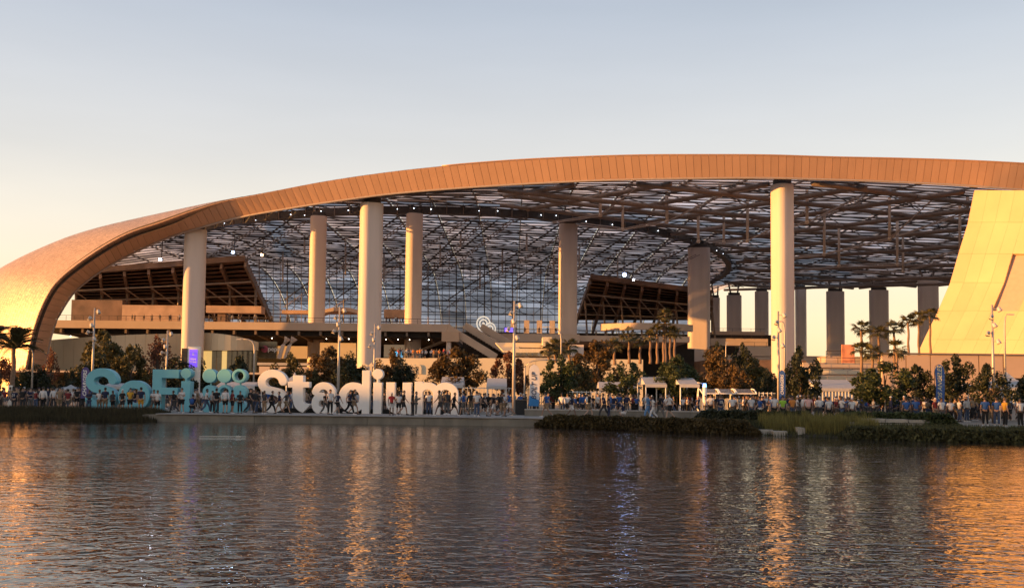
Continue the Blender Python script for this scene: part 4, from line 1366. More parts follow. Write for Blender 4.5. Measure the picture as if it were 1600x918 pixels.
for px_, py_, pb, Y_, lab in ((858, 545, 566, 150, 'short fan palm left of three above the green tree'), (868, 541, 566, 152, 'middle fan palm of the three above the green tree'), (890, 541, 566, 154, 'fan palm right of the three by the lit column'), (960, 540, 570, 150, 'shaded fan palm above the golden-brown tree'), (983, 523, 568, 152, 'tall shaded fan palm left of the sunlit palm cluster'), (1000, 532, 568, 152, 'shaded fan palm next to the sunlit palm cluster'),
                              (1346, 514, 600, 140, 'tall fan palm right of the orange poster'), (1346, 547, 600, 138, 'lower fan palm in front of the tall one by the poster'), (1373, 522, 590, 145, 'fan palm between the two tallest near the shell leg'), (1397, 514, 590, 142, 'dark spiky fan palm left of the shell leg'), (1401, 546, 592, 134, 'low fan palm by the end of the terracotta wall'),
                              (1419, 503, 560, 160, 'slender fan palm with a thin trunk by the shell leg'), (1435, 497, 560, 166, 'fan palm second from the shell leg edge'), (1453, 492, 560, 168, 'fan palm touching the edge of the shell leg'), (1363, 552, 596, 136, 'lowest bushy fan palm behind the green leaning tree')):
    palm(px_, py_, pb, Y_, lab, size=1.25, r=.2)

# hedges, reeds and bank grass
def blades(name, pts, hgt, wid, m, label, cat, kind=None, lean=.35):
    v, f = [], []
    for (x, y, z, hk) in pts:
        hh = hgt * hk * random.uniform(.6, 1.2)
        a = random.uniform(0, 6.28); l = random.uniform(0, lean) * hh
        ca, sa = math.cos(a), math.sin(a)
        w2 = wid * random.uniform(.6, 1.2)
        o = len(v)
        v += [(x - sa * w2, y + ca * w2 * .4, z), (x + sa * w2, y - ca * w2 * .4, z), (x + ca * l, y + sa * l, z + hh)]
        f.append((o, o + 1, o + 2))
    me = bpy.data.meshes.new(name); me.from_pydata(v, [], f); me.update()
    o = mkobj(name, me, m)
    return tag(o, label, cat, kind=kind)
pts = []
for k in range(26000):
    px_ = random.uniform(-280, 262)
    x = PX(px_, 74); d = random.uniform(-.9, 2.6)
    edge = smooth(262, 240, px_) if px_ > 240 else 1
    pts.append((x, shore_y(x) + d, -.1 + smooth(-.9, 1.2, d) * .6, .5 + .6 * edge))
blades('bank_grass', pts, .46, .03, mat('bank_brown', (.042, .034, .013), .8, var=.3, island=.5, trans=.15), 'dark rough grass on the bank left of the promenade', 'grass', 'stuff')
mb = MB()
for k in range(64):
    xa, xb = PX(-284 + k * 8.5, 74), PX(-284 + (k + 1) * 8.5, 74)
    ya, yb = shore_y(xa), shore_y(xb)
    mb.add([(xa, ya - .9, -.15), (xb, yb - .9, -.15), (xb, yb + 1.2, GZ + .05), (xa, ya + 1.2, GZ + .05)], [(0, 1, 2, 3)])
    mb.add([(xa, ya + 1.2, GZ + .05), (xb, yb + 1.2, GZ + .05), (xb, yb + 3.4, GZ + .03), (xa, ya + 3.4, GZ + .03)], [(0, 1, 2, 3)])
tag(mb.build('earth_bank', M['soil']), 'sloping dark earth bank left of the promenade', 'bank', kind='structure')
# hedge along the water, centre right
def hedge(pxa, pxb, n, hgt, label, off=-.15, wid=.9, col='hedge', zb=-.05):
    rs = np.random.RandomState(int(pxa))
    px_ = rs.uniform(pxa, pxb, n)
    v = []; 
    for q in px_:
        x = PX(q, 66); y0 = shore_y(x)
        x = PX(q, y0)
        y0 = shore_y(x)
        t = rs.uniform(0, 1)
        end = min(1, (q - pxa) / 30 + .25, (pxb - q) / 30 + .25)
        z = zb + rs.uniform(0, 1) ** .7 * hgt * (.9 + .06 * math.sin(q * .21) * math.sin(q * .067)) * end
        v.append((x, y0 + off + (t - .5) * 2 * wid * (1 - .35 * z / hgt), z))
    v = np.array(v)
    a = rs.normal(size=(n, 3)); a /= np.linalg.norm(a, axis=1)[:, None]; a[:, 2] = np.abs(a[:, 2]) * 1.3
    b2 = np.cross(a, rs.normal(size=(n, 3))); b2 /= np.linalg.norm(b2, axis=1)[:, None]
    s_ = rs.uniform(.06, .14, n)[:, None]
    vv = np.concatenate([v - a * s_, v + b2 * s_ * .5, v + a * s_, v - b2 * s_ * .5], 1).reshape(-1, 3)
    me = bpy.data.meshes.new('hedge'); me.from_pydata(vv.tolist(), [], np.arange(4 * n).reshape(-1, 4).tolist()); me.update()
    o = mkobj('hedge', me, LEAF[col])
    return tag(o, label, 'hedge')
hedge(836, 1192, 26000, .95, 'low brownish hedge along the water right of the promenade', wid=.7)
hedge(1330, 1820, 30000, .74, 'long dark hedge at the water edge near the right edge', wid=1.3, col='bank')
hedge(1110, 1345, 12000, 1.0, 'dark shrub row in front of the right-hand crowd', off=5.0, wid=.8, col='dark', zb=GZ - .1)
hedge(1400, 1640, 12000, 1.0, 'low green shrub row in front of the crowd at the right edge', off=7.2, wid=1.0, col='green', zb=GZ - .1)
# right bank
mb = MB()
for k in range(44):
    xa = 7.8 + k * 1.1; xb = xa + 1.1
    ya, yb = shore_y(xa), shore_y(xb)
    mb.add([(xa, ya - .9, -.15), (xb, yb - .9, -.15), (xb, yb + 1.6, GZ), (xa, ya + 1.6, GZ), (xa, ya + 6, GZ + .05), (xb, yb + 6, GZ + .05)], [(0, 1, 2, 3), (3, 2, 5, 4)])
tag(mb.build('earth_bank', M['soil']), 'planted earth bank on the right below the crowd', 'bank', kind='structure')
pts = []
for k in range(11000):
    px_ = random.choice((random.uniform(1190, 1262), random.uniform(1260, 1335), random.uniform(1235, 1300)))
    x = PX(px_, 60); d = random.uniform(.2, 2.2)
    pts.append((x, shore_y(x) + d, -.1 + smooth(-.9, 1.6, d) * .55, .65 + .25 * math.sin(px_ * .2) * math.sin(px_ * .53 + d)))
blades('reeds', pts, 1.1, .022, LEAF['reed'], 'tall yellow-green reeds at the water edge', 'reeds', 'stuff', .3)
pts = []
for k in range(9000):
    px_ = random.uniform(1170, 1640)
    x = PX(px_, 58); d = random.uniform(-.8, 3.8)
    pts.append((x, shore_y(x) + d, -.15 + smooth(-.9, 1.6, d) * .65, .8))
blades('bank_grass', pts, .42, .03, LEAF['bank'], 'rough dark grass covering the right bank', 'grass', 'stuff')
# stone blocks
def block(name, px0, px1, pyt, pyb, Y, dp, label, group='stone blocks on the right bank', seed=0):
    a, b_ = P(px0, pyt, Y), P(px1, pyb, Y)
    rs = random.Random(int(px0 * 7 + pyt))
    e = empty(name, ((a.x + b_.x) / 2, Y, b_.z))
    w2, h2 = (b_.x - a.x) / 2, a.z - b_.z
    j = lambda: rs.uniform(-.04, .04)
    mb = MB().hexa([(-w2 + j(), j(), -.2), (w2 + j(), j(), -.2), (w2 + j(), dp + j(), -.2), (-w2 + j(), dp + j(), -.2)], [(-w2 + j(), .06 + j(), h2 + j()), (w2 + j(), .06 + j(), h2 + j()), (w2 + j(), dp + j(), h2 + j()), (-w2 + j(), dp + j(), h2 + j())])
    me = mb.mesh(name)
    bm = bmesh.new(); bm.from_mesh(me); bmesh.ops.bevel(bm, geom=list(bm.edges), offset=.03, segments=1, affect='EDGES'); bm.to_mesh(me); bm.free()
    bpy.data.objects.remove(e)
    o = mkobj(name, me, M['stone']); o.location = ((a.x + b_.x) / 2, Y, b_.z)
    return tag(o, label, 'stone block', group)
block('stone_block', 1328, 1349, 659, 674, 57, .8, 'square pale stone block standing in front of the long stone wall')
block('stone_block', 1186, 1208, 671, 678, 58.6, .7, 'flat pale stone at the water edge, left of a pair')
block('stone_block', 1210, 1231, 672, 679, 58, .7, 'flat pale stone at the water edge, right of a pair')
block('stone_block', 1246, 1260, 667, 674, 57.8, .6, 'small stone among the yellow-green reeds')
block('stone_block', 1449, 1470, 668, 672, 56, .6, 'thin stone slab in the grass right of the long stone wall')
block('stone_block', 1517, 1533, 671, 675, 55, .6, 'thin stone slab below the staked dark tree')
block('stone_block', 1338, 1358, 675, 678, 55.6, .6, 'low stone step in front of the square pale block')
sw = empty('stone_wall', (PX(1400, 59), 59.5, GZ), world_parts=True)
tag(sw, 'long low wall of pale cut stone on the right bank', 'wall')
for (q0, q1, t_, b_2) in ((1350, 1383, 653, 660), (1384, 1419, 654, 660.5), (1420, 1456, 655, 661), (1350, 1370, 660.8, 667), (1371, 1404, 661, 667), (1405, 1432, 661, 667.5), (1433, 1452, 661.5, 668)):
    a, b_ = P(q0 + .2, t_, 59.5), P(q1 - .2, b_2, 59.5)
    MB().box(((a.x + b_.x) / 2, 59.8 + random.uniform(-.03, .03), (a.z + b_.z) / 2), (b_.x - a.x, .6, a.z - b_.z - .015)).build('stone', M['stone'], sw)
# floating white boom on the water
p0 = P(313, 681, 52)
Yb = CAM_Z / ((681 - 610) / 1600)
bo = empty('floating_boom', (PX(350, Yb), Yb, .02))
tag(bo, 'thin white floating line on the water below the dotted emblem', 'float')
for k in range(9):
    xx = (k - 4) * .25
    MB().tube([(xx - .12, .02 * math.sin(k), 0), (xx + .12, .03 * math.sin(k), 0)], .010 if k != 7 else .02, 6).build('float_segment', M['white'], bo)
# ------------------------------------------------------------------ lamp poles
def light_pole(px, py_top, Y, label, heads=5):
    t = P(px, py_top, Y)
    e = empty('light_pole', (t.x, Y, GZ)); tag(e, label, 'lamp post', 'tall lakeside spotlight poles')
    h = t.z - GZ
    MB().tube([(0, 0, 0), (0, 0, h * .5), (0, 0, h)], [.14, .11, .075], 8).build('pole', M['pole'], e, True)
    MB().tube([(0, 0, 0), (0, 0, .12)], .26, 10).build('base_plate', M['pole'], e)
    for k in range(heads):
        z = h - .35 - k * .62
        s = 1 if k % 2 == 0 else -1
        a = R(25 + 40 * (k % 3))
        tip = Vector((s * .42 * math.cos(a), -.42 * math.sin(a), z))
        hd = MB().tube([(tip.x - .0, tip.y, z + .16), (tip.x + s * .07, tip.y - .06, z - .02), (tip.x + s * .12, tip.y - .10, z - .16)], [.12, .15, .19], 10).build('spotlight', M['lamp'], e, True)
        MB().tube([(0, 0, z + .05), tuple(tip)], .03, 5).build('bracket', M['pole'], hd)
light_pole(148, 481, 92, 'spotlight pole rising behind the teal S')
light_pole(262, 516, 100, 'shorter spotlight pole behind the teal F', 4)
light_pole(531, 479, 90, 'spotlight pole behind the white a')
light_pole(586, 506, 102, 'spotlight pole in front of the wide front column by the white i', 4)
light_pole(804, 470, 78, 'tallest spotlight pole, on the promenade right of the white word')
light_pole(1216, 486, 84, 'spotlight pole in front of the tallest front column')
light_pole(1550, 476, 78, 'spotlight pole before the bright shell leg')
def street_light(px, py_top, Y, label, arm=-1.6, zg=GZ):
    t = P(px, py_top, Y)
    e = empty('street_light', (t.x, Y, zg)); tag(e, label, 'street lamp', 'slim street lamps with curved arms')
    h = t.z - zg
    pts = [(0, 0, 0), (0, 0, h * .85)] + [(arm * (1 - math.cos(R(a))) * .45, 0, h * .85 + h * .15 * math.sin(R(a))) for a in (30, 60, 90)] + [(arm, 0, h * 1.003)]
    MB().tube(pts, [.10, .075, .06, .055, .05, .045], 7).build('pole', M['pole'], e, True)
    MB().box((arm * 1.1, 0, h), (.5, .2, .08)).build('lamp_head', M['lamp'], e)
street_light(52, 545, 96, 'slim street lamp in front of the arch foot', -.5)
street_light(398, 530, 100, 'slim curved street lamp right of the dotted emblem', -1.4)
street_light(877, 511, 110, 'slim curved street lamp before the golden lit column', -1.6)
street_light(1226, 502, 88, 'slim curved street lamp at the tallest front column', -.4)
street_light(1569, 491, 84, 'slim street lamp with bent tip before the shell leg', .5)
street_light(1134, 535, 150, 'distant street lamp on the plaza right of the widest column', .2)
street_light(820, 562, 92, 'curved street lamp arching over the white feather flag', 3.0)

# ------------------------------------------------------------------ feather flags
def feather_flag(px, py_top, py_bot, Y, wpx, col, text, tcol, label, low=None):
    t, b_ = P(px, py_top, Y), P(px, py_bot, Y)
    h = t.z - GZ
    w = wpx * Y / 1600
    e = empty('feather_flag', (t.x, Y, GZ)); tag(e, label, 'flag', 'feather flags along the promenade')
    hb = b_.z - GZ
    L = [(-w * .5, hb)] + [(-w * .5 + w * .10 * math.sin(math.pi * k / 8), hb + (h - hb) * .8 * k / 8) for k in range(1, 9)] + [(-w * .5 + w * .5 * (1 - math.cos(R(a))), hb + (h - hb) * .8 + (h - hb) * .2 * math.sin(R(a))) for a in (25, 50, 75, 90)] 
    Rr = [(w * .5 * math.cos(R(90 - a)) , hb + (h - hb) * .8 + (h - hb) * .2 * math.sin(R(90 - a))) for a in (30, 60, 90)] + [(w * .5, hb + (h - hb) * .4), (w * .42, hb)]
    lp = L + Rr
    me = solid('sail', [lp], .05, .008)
    sail = mkobj('sail', me, col, e)
    MB().tube([(-w * .52, .02, 0), (-w * .52, .02, hb + (h - hb) * .8), (-w * .45, .02, h - .15), (-w * .1, .02, h + .02)], [.03, .025, .02, .015], 6).build('mast', M['black'], e, True)
    MB().box((-w * .52, 0, .04), (.5, .5, .08)).build('base', M['black'], e)
    tm = text_mesh('flag_text', text, w * .62, .008, .008, shear=.25)
    tm.transform(Matrix.Translation((0, -.045, lerp(hb, h, .48))) @ Matrix.Rotation(math.pi / 2, 4, 'X') @ Matrix.Rotation(math.pi / 2, 4, 'Z'))
    mkobj('lettering', tm, tcol, sail)
    if low:
        q = [(-w * .5, hb), (w * .42, hb), (w * .46, hb + (h - hb) * .14), (-w * .46, hb + (h - hb) * .26)]
        o = mkobj('corner_panel', solid('corner', [q], .07, .005), low, sail)
blue = mat('flag_blue', (.05, .12, .36), .6); navy = mat('flag_purple', (.10, .07, .22), .6)
feather_flag(134, 573, 622, 84, 13, navy, 'CHARGERS', M['white'], 'purple feather flag with white CHARGERS lettering beside the teal S')
feather_flag(835, 569, 634, 82, 17, mat('flag_white', (.66, .65, .68), .6), 'BOLT UP', mat('flag_ink', (.03, .035, .09), .6), 'white feather flag reading BOLT UP with a blue foot', mat('flag_sky', (.03, .22, .55), .6))
feather_flag(1468, 569, 630, 78, 15, blue, 'LOS ANGELES', mat('flag_sand', (.65, .60, .42), .6), 'blue feather flag reading LOS ANGELES on the right')
feather_flag(1222, 578, 622, 80, 10, blue, 'CHARGERS', M['white'], 'narrow blue feather flag at the foot of the tallest front column')
# pylon with purple screen
t = P(300, 541, 100)
e = empty('pylon_sign', (t.x, 100, GZ)); tag(e, 'white pylon sign with a purple screen and black side behind the teal i', 'sign')
h = t.z - GZ
MB().box((.25, 0, h / 2), (1.15, .5, h)).build('casing', M['white'], e)
MB().box((-.62, 0, h / 2 - .1), (.55, .6, h - .2)).build('side_panel', M['black'], e)
scr = MB().box((.25, -.27, h - 1.15), (.78, .06, 1.7)).build('screen', mat('pylon_screen', (.1, .05, .45), emit=(.22, .10, .95), estr=.45), e)
for k, (txt, z, s_) in enumerate((('FAN', h - 1.25, .26), ('ZONE', h - 1.52, .24), ('m', h - .75, .4))):
    tm = text_mesh('t', txt if k < 2 else 'II', s_, .006, .004)
    tm.transform(Matrix.Translation((.25, -.31, z)) @ Matrix.Rotation(math.pi / 2, 4, 'X'))
    mkobj('screen_text', tm, M['white'], scr)
# small white/black sign at the palm
t = P(17, 594, 92)
e = empty('sign_board', (t.x, 92, GZ)); tag(e, 'small white and black upright sign under the feather palm', 'sign')
MB().box((0, 0, 1.0), (.35, .2, 2.0)).build('white_board', M['white'], e)
MB().box((.5, .02, .95), (.55, .2, 1.9)).build('black_board', M['black'], e)
# blue-light emergency column
t = P(1101, 604, 84)
e = empty('help_point', (t.x, 84, GZ)); tag(e, 'white help point post with a glowing blue lamp on top', 'help point')
h = t.z - GZ
MB().tube([(0, 0, 0), (0, 0, h)], .17, 10).build('post', M['white'], e, True)
MB().tube([(0, 0, h), (0, 0, h + .28)], [.16, .12], 10).build('lamp', mat('blue_beacon', (.3, .5, 1), emit=(.15, .35, 1.0), estr=3), e, True)
MB().tube([(-.2, 0, h + .28), (-.6, 0, h + .36)], .05, 6).build('camera_arm', M['lamp'], e, True)

# ------------------------------------------------------------------ tents, canopies, fences
def tent(px0, px1, py_ridge, py_eave, Y, label, dp=6.0, legs=True, side=False, peak=False):
    a, b_ = P(px0, py_eave, Y), P(px1, py_eave, Y)
    rz = P((px0 + px1) / 2, py_ridge, Y).z
    e = empty('tent', ((a.x + b_.x) / 2, Y, GZ)); tag(e, label, 'tent', 'white event tents')
    w = (b_.x - a.x) / 2; ze = a.z - GZ; zr = rz - GZ
    mb = MB()
    if peak:
        mb.add([(-w, 0, ze), (w, 0, ze), (w, dp, ze), (-w, dp, ze), (-w * .25, dp * .5 - dp * .12, lerp(ze, zr, .5)), (w * .25, dp * .5 - dp * .12, lerp(ze, zr, .5)), (w * .25, dp * .62, lerp(ze, zr, .5)), (-w * .25, dp * .62, lerp(ze, zr, .5)), (0, dp / 2, zr)],
               [(0, 1, 5, 4), (1, 2, 6, 5), (2, 3, 7, 6), (3, 0, 4, 7), (4, 5, 8), (5, 6, 8), (6, 7, 8), (7, 4, 8)])
    else:
        mb.add([(-w, 0, ze), (w, 0, ze), (w * .96, dp / 2, zr), (-w * .96, dp / 2, zr), (w, dp, ze), (-w, dp, ze)], [(0, 1, 2, 3), (3, 2, 4, 5), (0, 3, 5), (1, 4, 2)])
    mb.build('canopy', M['tent'], e)
    MB().box((0, -.03, ze - .12), (2 * w, .04, .28)).build('valance', M['tent'], e)
    for sx in (-1, 1):
        for yy in (.1, dp - .1):
            MB().tube([(sx * (w - .08), yy, 0), (sx * (w - .08), yy, ze)], .06, 6).build('leg', M['white'], e)
    if side:
        v = []; f = []
        n_ = 26
        for k in range(n_ + 1):
            x = -w + 2 * w * k / n_
            yo = .08 * (k % 2)
            v += [(x, yo, 0.0), (x, yo, ze - .05)]
        for k in range(n_): f.append((2 * k, 2 * k + 2, 2 * k + 3, 2 * k + 1))
        MB().add(v, f).build('side_curtain', M['tent'], e)
tent(1008, 1042, 588, 600, 90, 'white gate tent behind the green tree, left part')
tent(1062, 1093, 589, 600, 88, 'white gate tent right of the green tree')
tent(1276, 1342, 592, 606, 88, 'grey-white tent with a pleated side curtain right of the tall dark tree', side=True)
tent(1560, 1640, 579, 605, 84, 'peaked white tent at the right edge', peak=True, side=True)
tent(1512, 1545, 594, 606, 88, 'white tent half hidden by the sparse staked tree', peak=True)
tent(446, 464, 580, 594, 95, 'small peaked white tent between the white S and t', peak=True, dp=3)
tent(338, 398, 596, 602, 96, 'low white tent behind the dotted emblem', dp=3)
tent(688, 724, 588, 601, 96, 'white tent roof right of the white m', dp=4)
tent(760, 792, 590, 603, 96, 'white tent left of the tallest spotlight pole', dp=4)
tent(84, 116, 600, 607, 98, 'low cream tent left of the purple flag', dp=3, peak=True)
tent(160, 200, 598, 603, 98, 'low white tent behind the teal S', dp=3)
tent(936, 1000, 596, 606, 100, 'wide low white tent behind the golden-brown tree', dp=4)
# security gate canopies: curved white frames with dark glazed roofs
def gate(px0, px1, Y, label):
    a, b_ = P(px0, 608, Y), P(px1, 608, Y)
    e = empty('gate_canopy', ((a.x + b_.x) / 2, Y, GZ)); tag(e, label, 'canopy', 'white framed gate canopies')
    w = (b_.x - a.x) / 2; z = P(px0, 607, Y).z - GZ; zl = P(px0, 614, Y).z - GZ
    for sx in (-1, 1):
        MB().tube([(sx * w, 1.2, 0), (sx * w, 1.2, z * .8), (sx * w, .9, z), (sx * w, 0, z * 1.02 - .1), (sx * w, -1.0, zl)], .06, 6).build('frame', M['white'], e)
    MB().hexa([(-w, 1.1, z - .03), (w, 1.1, z - .03), (w, -1.0, zl - .03), (-w, -1.0, zl - .03)], [(-w, 1.1, z), (w, 1.1, z), (w, -1.0, zl), (-w, -1.0, zl)]).build('roof_pane', M['glass'], e)
    MB().box((0, -1.02, zl - .02), (2 * w, .08, .10)).build('gutter', M['white'], e)
    for k in range(12):
        MB().box((-w + 2 * w * (k + .5) / 12, 1.25, .75), (.06, .06, 1.5)).build('picket', M['white'], e)
gate(1094, 1120, 88, 'white framed gate canopy just right of the help point')
gate(1122, 1146, 88, 'white framed gate canopy, middle of three right of the help point')
gate(1148, 1178, 88, 'white framed gate canopy left of the white pickets')
def picket_fence(px0, px1, py_top, Y, label, m, step=.35):
    a, b_ = P(px0, py_top, Y), P(px1, py_top, Y)
    e = empty('fence', ((a.x + b_.x) / 2, Y, GZ)); tag(e, label, 'fence')
    w = (b_.x - a.x) / 2; h = a.z - GZ
    mb = MB().box((0, 0, h - .1), (2 * w, .05, .07)).box((0, 0, .3), (2 * w, .05, .07)).build('rail', m, e)
    me = MB().box((0, -.04, h / 2), (.06, .04, h)).mesh('picket'); me.materials.append(m)
    x = -w
    while x <= w:
        o = mkobj('picket', me, None, e); o.location = (x, 0, 0); x += step
picket_fence(1186, 1212, 612, 86, 'white picket gate right of the gate canopies', M['white'])
picket_fence(824, 864, 606, 95, 'pale slatted panel behind the white feather flag', M['wall'], .22)
picket_fence(880, 990, 610, 99, 'pale barrier fence behind the walkers right of the flag', M['white'], .45)
picket_fence(724, 800, 604, 99, 'pale tall fence behind the crowd right of the white m', M['white'], .4)
picket_fence(1350, 1460, 606, 97, 'pale fence behind the right-hand crowd', M['wall'], .45)
# black bin on the promenade
e = empty('kiosk', (PX(811, 84), 84, GZ)); tag(e, 'black waist-high box left of the white feather flag', 'box')
MB().box((0, 0, .6), (1.2, .7, 1.2)).build('body', M['black'], e)
MB().box((0, 0, 1.23), (1.3, .8, .06)).build('lid', M['steel'], e)

# ------------------------------------------------------------------ people
def skin_mesh(name, verts, edges, root=0, lev=1):
    me = bpy.data.meshes.new(name)
    me.from_pydata([v[:3] for v in verts], edges, [])
    o = bpy.data.objects.new(name, me)
    C.objects.link(o)
    md = o.modifiers.new('skin', 'SKIN')
    if not me.skin_vertices:
        bm = bmesh.new(); bm.from_mesh(me); bm.verts.layers.skin.verify(); bm.to_mesh(me); bm.free()
    for i, v in enumerate(verts):
        r = v[3]
        me.skin_vertices[0].data[i].radius = (r[0], r[1]) if isinstance(r, tuple) else (r, r)
        me.skin_vertices[0].data[i].use_root = (i == root)
    md.use_smooth_shade = True
    if lev:
        sb = o.modifiers.new('sub', 'SUBSURF'); sb.levels = lev; sb.render_levels = lev
    dg = bpy.context.evaluated_depsgraph_get()
    out = bpy.data.meshes.new_from_object(o.evaluated_get(dg))
    out.name = name
    bpy.data.objects.remove(o)
    return out
# pose: joints for hips/knees/ankles and elbows/wrists, person faces -Y
POSES = {
    'standing': dict(lk=(.11, -.02, .50), la=(.12, .02, .08), rk=(-.11, -.03, .50), ra=(-.13, .02, .08), le=(.26, .03, 1.14), lw=(.25, -.05, .90), re=(-.26, .03, 1.14), rw=(-.25, -.05, .90), lean=0),
    'holding a phone': dict(lk=(.11, -.02, .50), la=(.13, .03, .08), rk=(-.12, -.02, .50), ra=(-.12, .0, .08), le=(.24, -.04, 1.14), lw=(.08, -.28, 1.28), re=(-.24, -.03, 1.14), rw=(-.10, -.26, 1.20), lean=-.02),
    'walking': dict(lk=(.10, -.22, .52), la=(.10, -.28, .10), rk=(-.10, .06, .48), ra=(-.10, .38, .16), le=(.25, .16, 1.16), lw=(.24, .12, .92), re=(-.25, -.14, 1.16), rw=(-.22, -.30, .96), lean=-.05),
    'striding': dict(lk=(.10, .12, .50), la=(.10, .42, .20), rk=(-.10, -.24, .54), ra=(-.11, -.36, .10), le=(.25, -.16, 1.17), lw=(.22, -.32, 1.0), re=(-.25, .18, 1.17), rw=(-.25, .16, .93), lean=-.07),
    'crossing arms': dict(lk=(.13, -.02, .50), la=(.16, .02, .08), rk=(-.13, -.02, .50), ra=(-.16, .02, .08), le=(.27, .0, 1.16), lw=(-.02, -.20, 1.18), re=(-.27, .0, 1.16), rw=(.02, -.17, 1.14), lean=.02),
    'crouching': dict(lk=(.16, -.34, .46), la=(.14, -.10, .08), rk=(-.14, -.30, .30), ra=(-.12, .12, .10), le=(.24, -.26, .74), lw=(.10, -.42, .62), re=(-.24, -.26, .74), rw=(-.10, -.42, .60), lean=-.16, drop=.44),
}
def person_meshes(pose):
    p = POSES[pose]
    dz = -p.get('drop', 0); ln = p['lean']
    y = lambda z: ln * (z - .95) / .5
    up = lambda x, yy, z, r: (x, yy + y(z), z + dz, r)
    V = [up(0, 0, .95, (.125, .10)), up(0, 0, 1.17, (.115, .095)), up(0, 0, 1.36, (.145, .105)), up(0, 0, 1.49, .055), up(0, -.01, 1.58, (.072, .085)), up(0, -.01, 1.68, (.07, .08)),
         up(.17, 0, 1.40, .058), p['le'] + (.042,), p['lw'] + (.028,), up(-.17, 0, 1.40, .058), p['re'] + (.042,), p['rw'] + (.028,),
         up(.09, 0, .88, .085), p['lk'] + (.056,), p['la'] + (.038,), up(-.09, 0, .88, .085), p['rk'] + (.056,), p['ra'] + (.038,)]
    ft = []
    for kn, an in (('lk', 'la'), ('rk', 'ra')):
        a = p[an]; ft.append((a[0], a[1] - .15, max(.03, a[2] - .05), .034))
    V += ft
    hands = []
    for el, wr in (('le', 'lw'), ('re', 'rw')):
        d = (Vector(p[wr]) - Vector(p[el])).normalized()
        h = Vector(p[wr]) + d * .08
        hands.append((Vector(p[wr]), d)); V.append((h.x, h.y, h.z, (.035, .018)))
    E = [(0, 1), (1, 2), (2, 3), (3, 4), (4, 5), (2, 6), (6, 7), (7, 8), (2, 9), (9, 10), (10, 11), (0, 12), (12, 13), (13, 14), (0, 15), (15, 16), (16, 17), (14, 18), (17, 19), (8, 20), (11, 21)]
    body = skin_mesh('body', V, E)
    ex = MB()
    for wp, d in hands:
        a = Vector((0, 0, 1)) if abs(d.z) < .8 else Vector((0, -1, 0))
        s_ = d.cross(a).normalized()
        for k in range(4):
            b0 = wp + d * .10 + s_ * (k - 1.5) * .018
            L_ = (.065, .078, .072, .055)[k]
            n_ = d.cross(s_)
            ex.tube([b0, b0 + d * L_ * .55, b0 + d * L_ + n_ * .02], [.009, .0085, .006], 5)
        b0 = wp + d * .045 + s_ * .03
        ex.tube([b0, b0 + s_ * .03 + d * .03, b0 + s_ * .035 + d * .06], [.011, .01, .007], 5)
    hy = y(1.6) - .01
    hz = 1.62 + dz
    ex.ball((0, hy - .088, hz - .005), .016, 6, 4, (1, 1.2, 1.5))
    for s_ in (-1, 1):
        ex.ball((s_ * .074, hy, hz), .022, 6, 4, (.5, 1, 1.4))
        ex.ball((s_ * .03, hy - .078, hz + .02), .010, 5, 4)
    bm = bmesh.new(); bm.from_mesh(body)
    tmp = ex.mesh('x'); bm.from_mesh(tmp); bm.to_mesh(body); bm.free(); body.shade_smooth()
    # shirt with short sleeves
    lm = tuple(lerp(a, b2, .62) for a, b2 in zip(V[6][:3], p['le'])); rm_ = tuple(lerp(a, b2, .62) for a, b2 in zip(V[9][:3], p['re']))
    sv = [up(0, 0, .90, (.165, .135)), up(0, 0, 1.15, (.15, .125)), up(0, 0, 1.36, (.17, .13)), up(0, 0, 1.45, .085), up(.175, 0, 1.39, .085), lm + (.072,), up(-.175, 0, 1.39, .085), rm_ + (.072,)]
    shirt = skin_mesh('shirt', sv, [(0, 1), (1, 2), (2, 3), (2, 4), (4, 5), (2, 6), (6, 7)], lev=1)
    hood_v = sv[:5] + [p['le'] + (.066,), p['lw'] + (.05,)] + [sv[6], p['re'] + (.066,), p['rw'] + (.05,)]
    jacket = skin_mesh('jacket', hood_v, [(0, 1), (1, 2), (2, 3), (2, 4), (4, 5), (5, 6), (2, 7), (7, 8), (8, 9)], lev=1)
    lh, rh = V[12][:3], V[15][:3]
    lk2 = tuple(lerp(a, b2, .85) for a, b2 in zip(lh, p['lk'])); rk2 = tuple(lerp(a, b2, .85) for a, b2 in zip(rh, p['rk']))
    sh = [up(0, 0, .97, (.145, .12)), lh + (.112,), lk2 + (.09,), rh + (.112,), rk2 + (.09,)]
    shorts = skin_mesh('shorts', sh, [(0, 1), (1, 2), (0, 3), (3, 4)], lev=1)
    la2 = tuple(lerp(a, b2, .92) for a, b2 in zip(p['lk'], p['la'])); ra2 = tuple(lerp(a, b2, .92) for a, b2 in zip(p['rk'], p['ra']))
    tr = [up(0, 0, .97, (.145, .12)), lh + (.11,), p['lk'] + (.08,), la2 + (.066,), rh + (.11,), p['rk'] + (.08,), ra2 + (.066,)]
    trousers = skin_mesh('trousers', tr, [(0, 1), (1, 2), (2, 3), (0, 4), (4, 5), (5, 6)], lev=1)
    hb = MB().ball((0, hy + .018, hz + .035), .108, 10, 7, (.86, 1.0, 1.0))
    keep = MB()
    hm = hb.mesh('hair')
    bm = bmesh.new(); bm.from_mesh(hm)
    bmesh.ops.delete(bm, geom=[v for v in bm.verts if v.co.z < hz + .03 and v.co.y < hy - .02 or v.co.z < hz - .09], context='VERTS')
    bm.to_mesh(hm); bm.free(); hm.shade_smooth()
    cm = MB().ball((0, hy, hz + .055), .105, 10, 6, (.86, 1.02, .85))
    cm.add([(-.07, hy - .08, hz + .06), (.07, hy - .08, hz + .06), (.05, hy - .18, hz + .045), (-.05, hy - .18, hz + .045)], [(0, 1, 2, 3)])
    capm = cm.mesh('cap')
    bm = bmesh.new(); bm.from_mesh(capm)
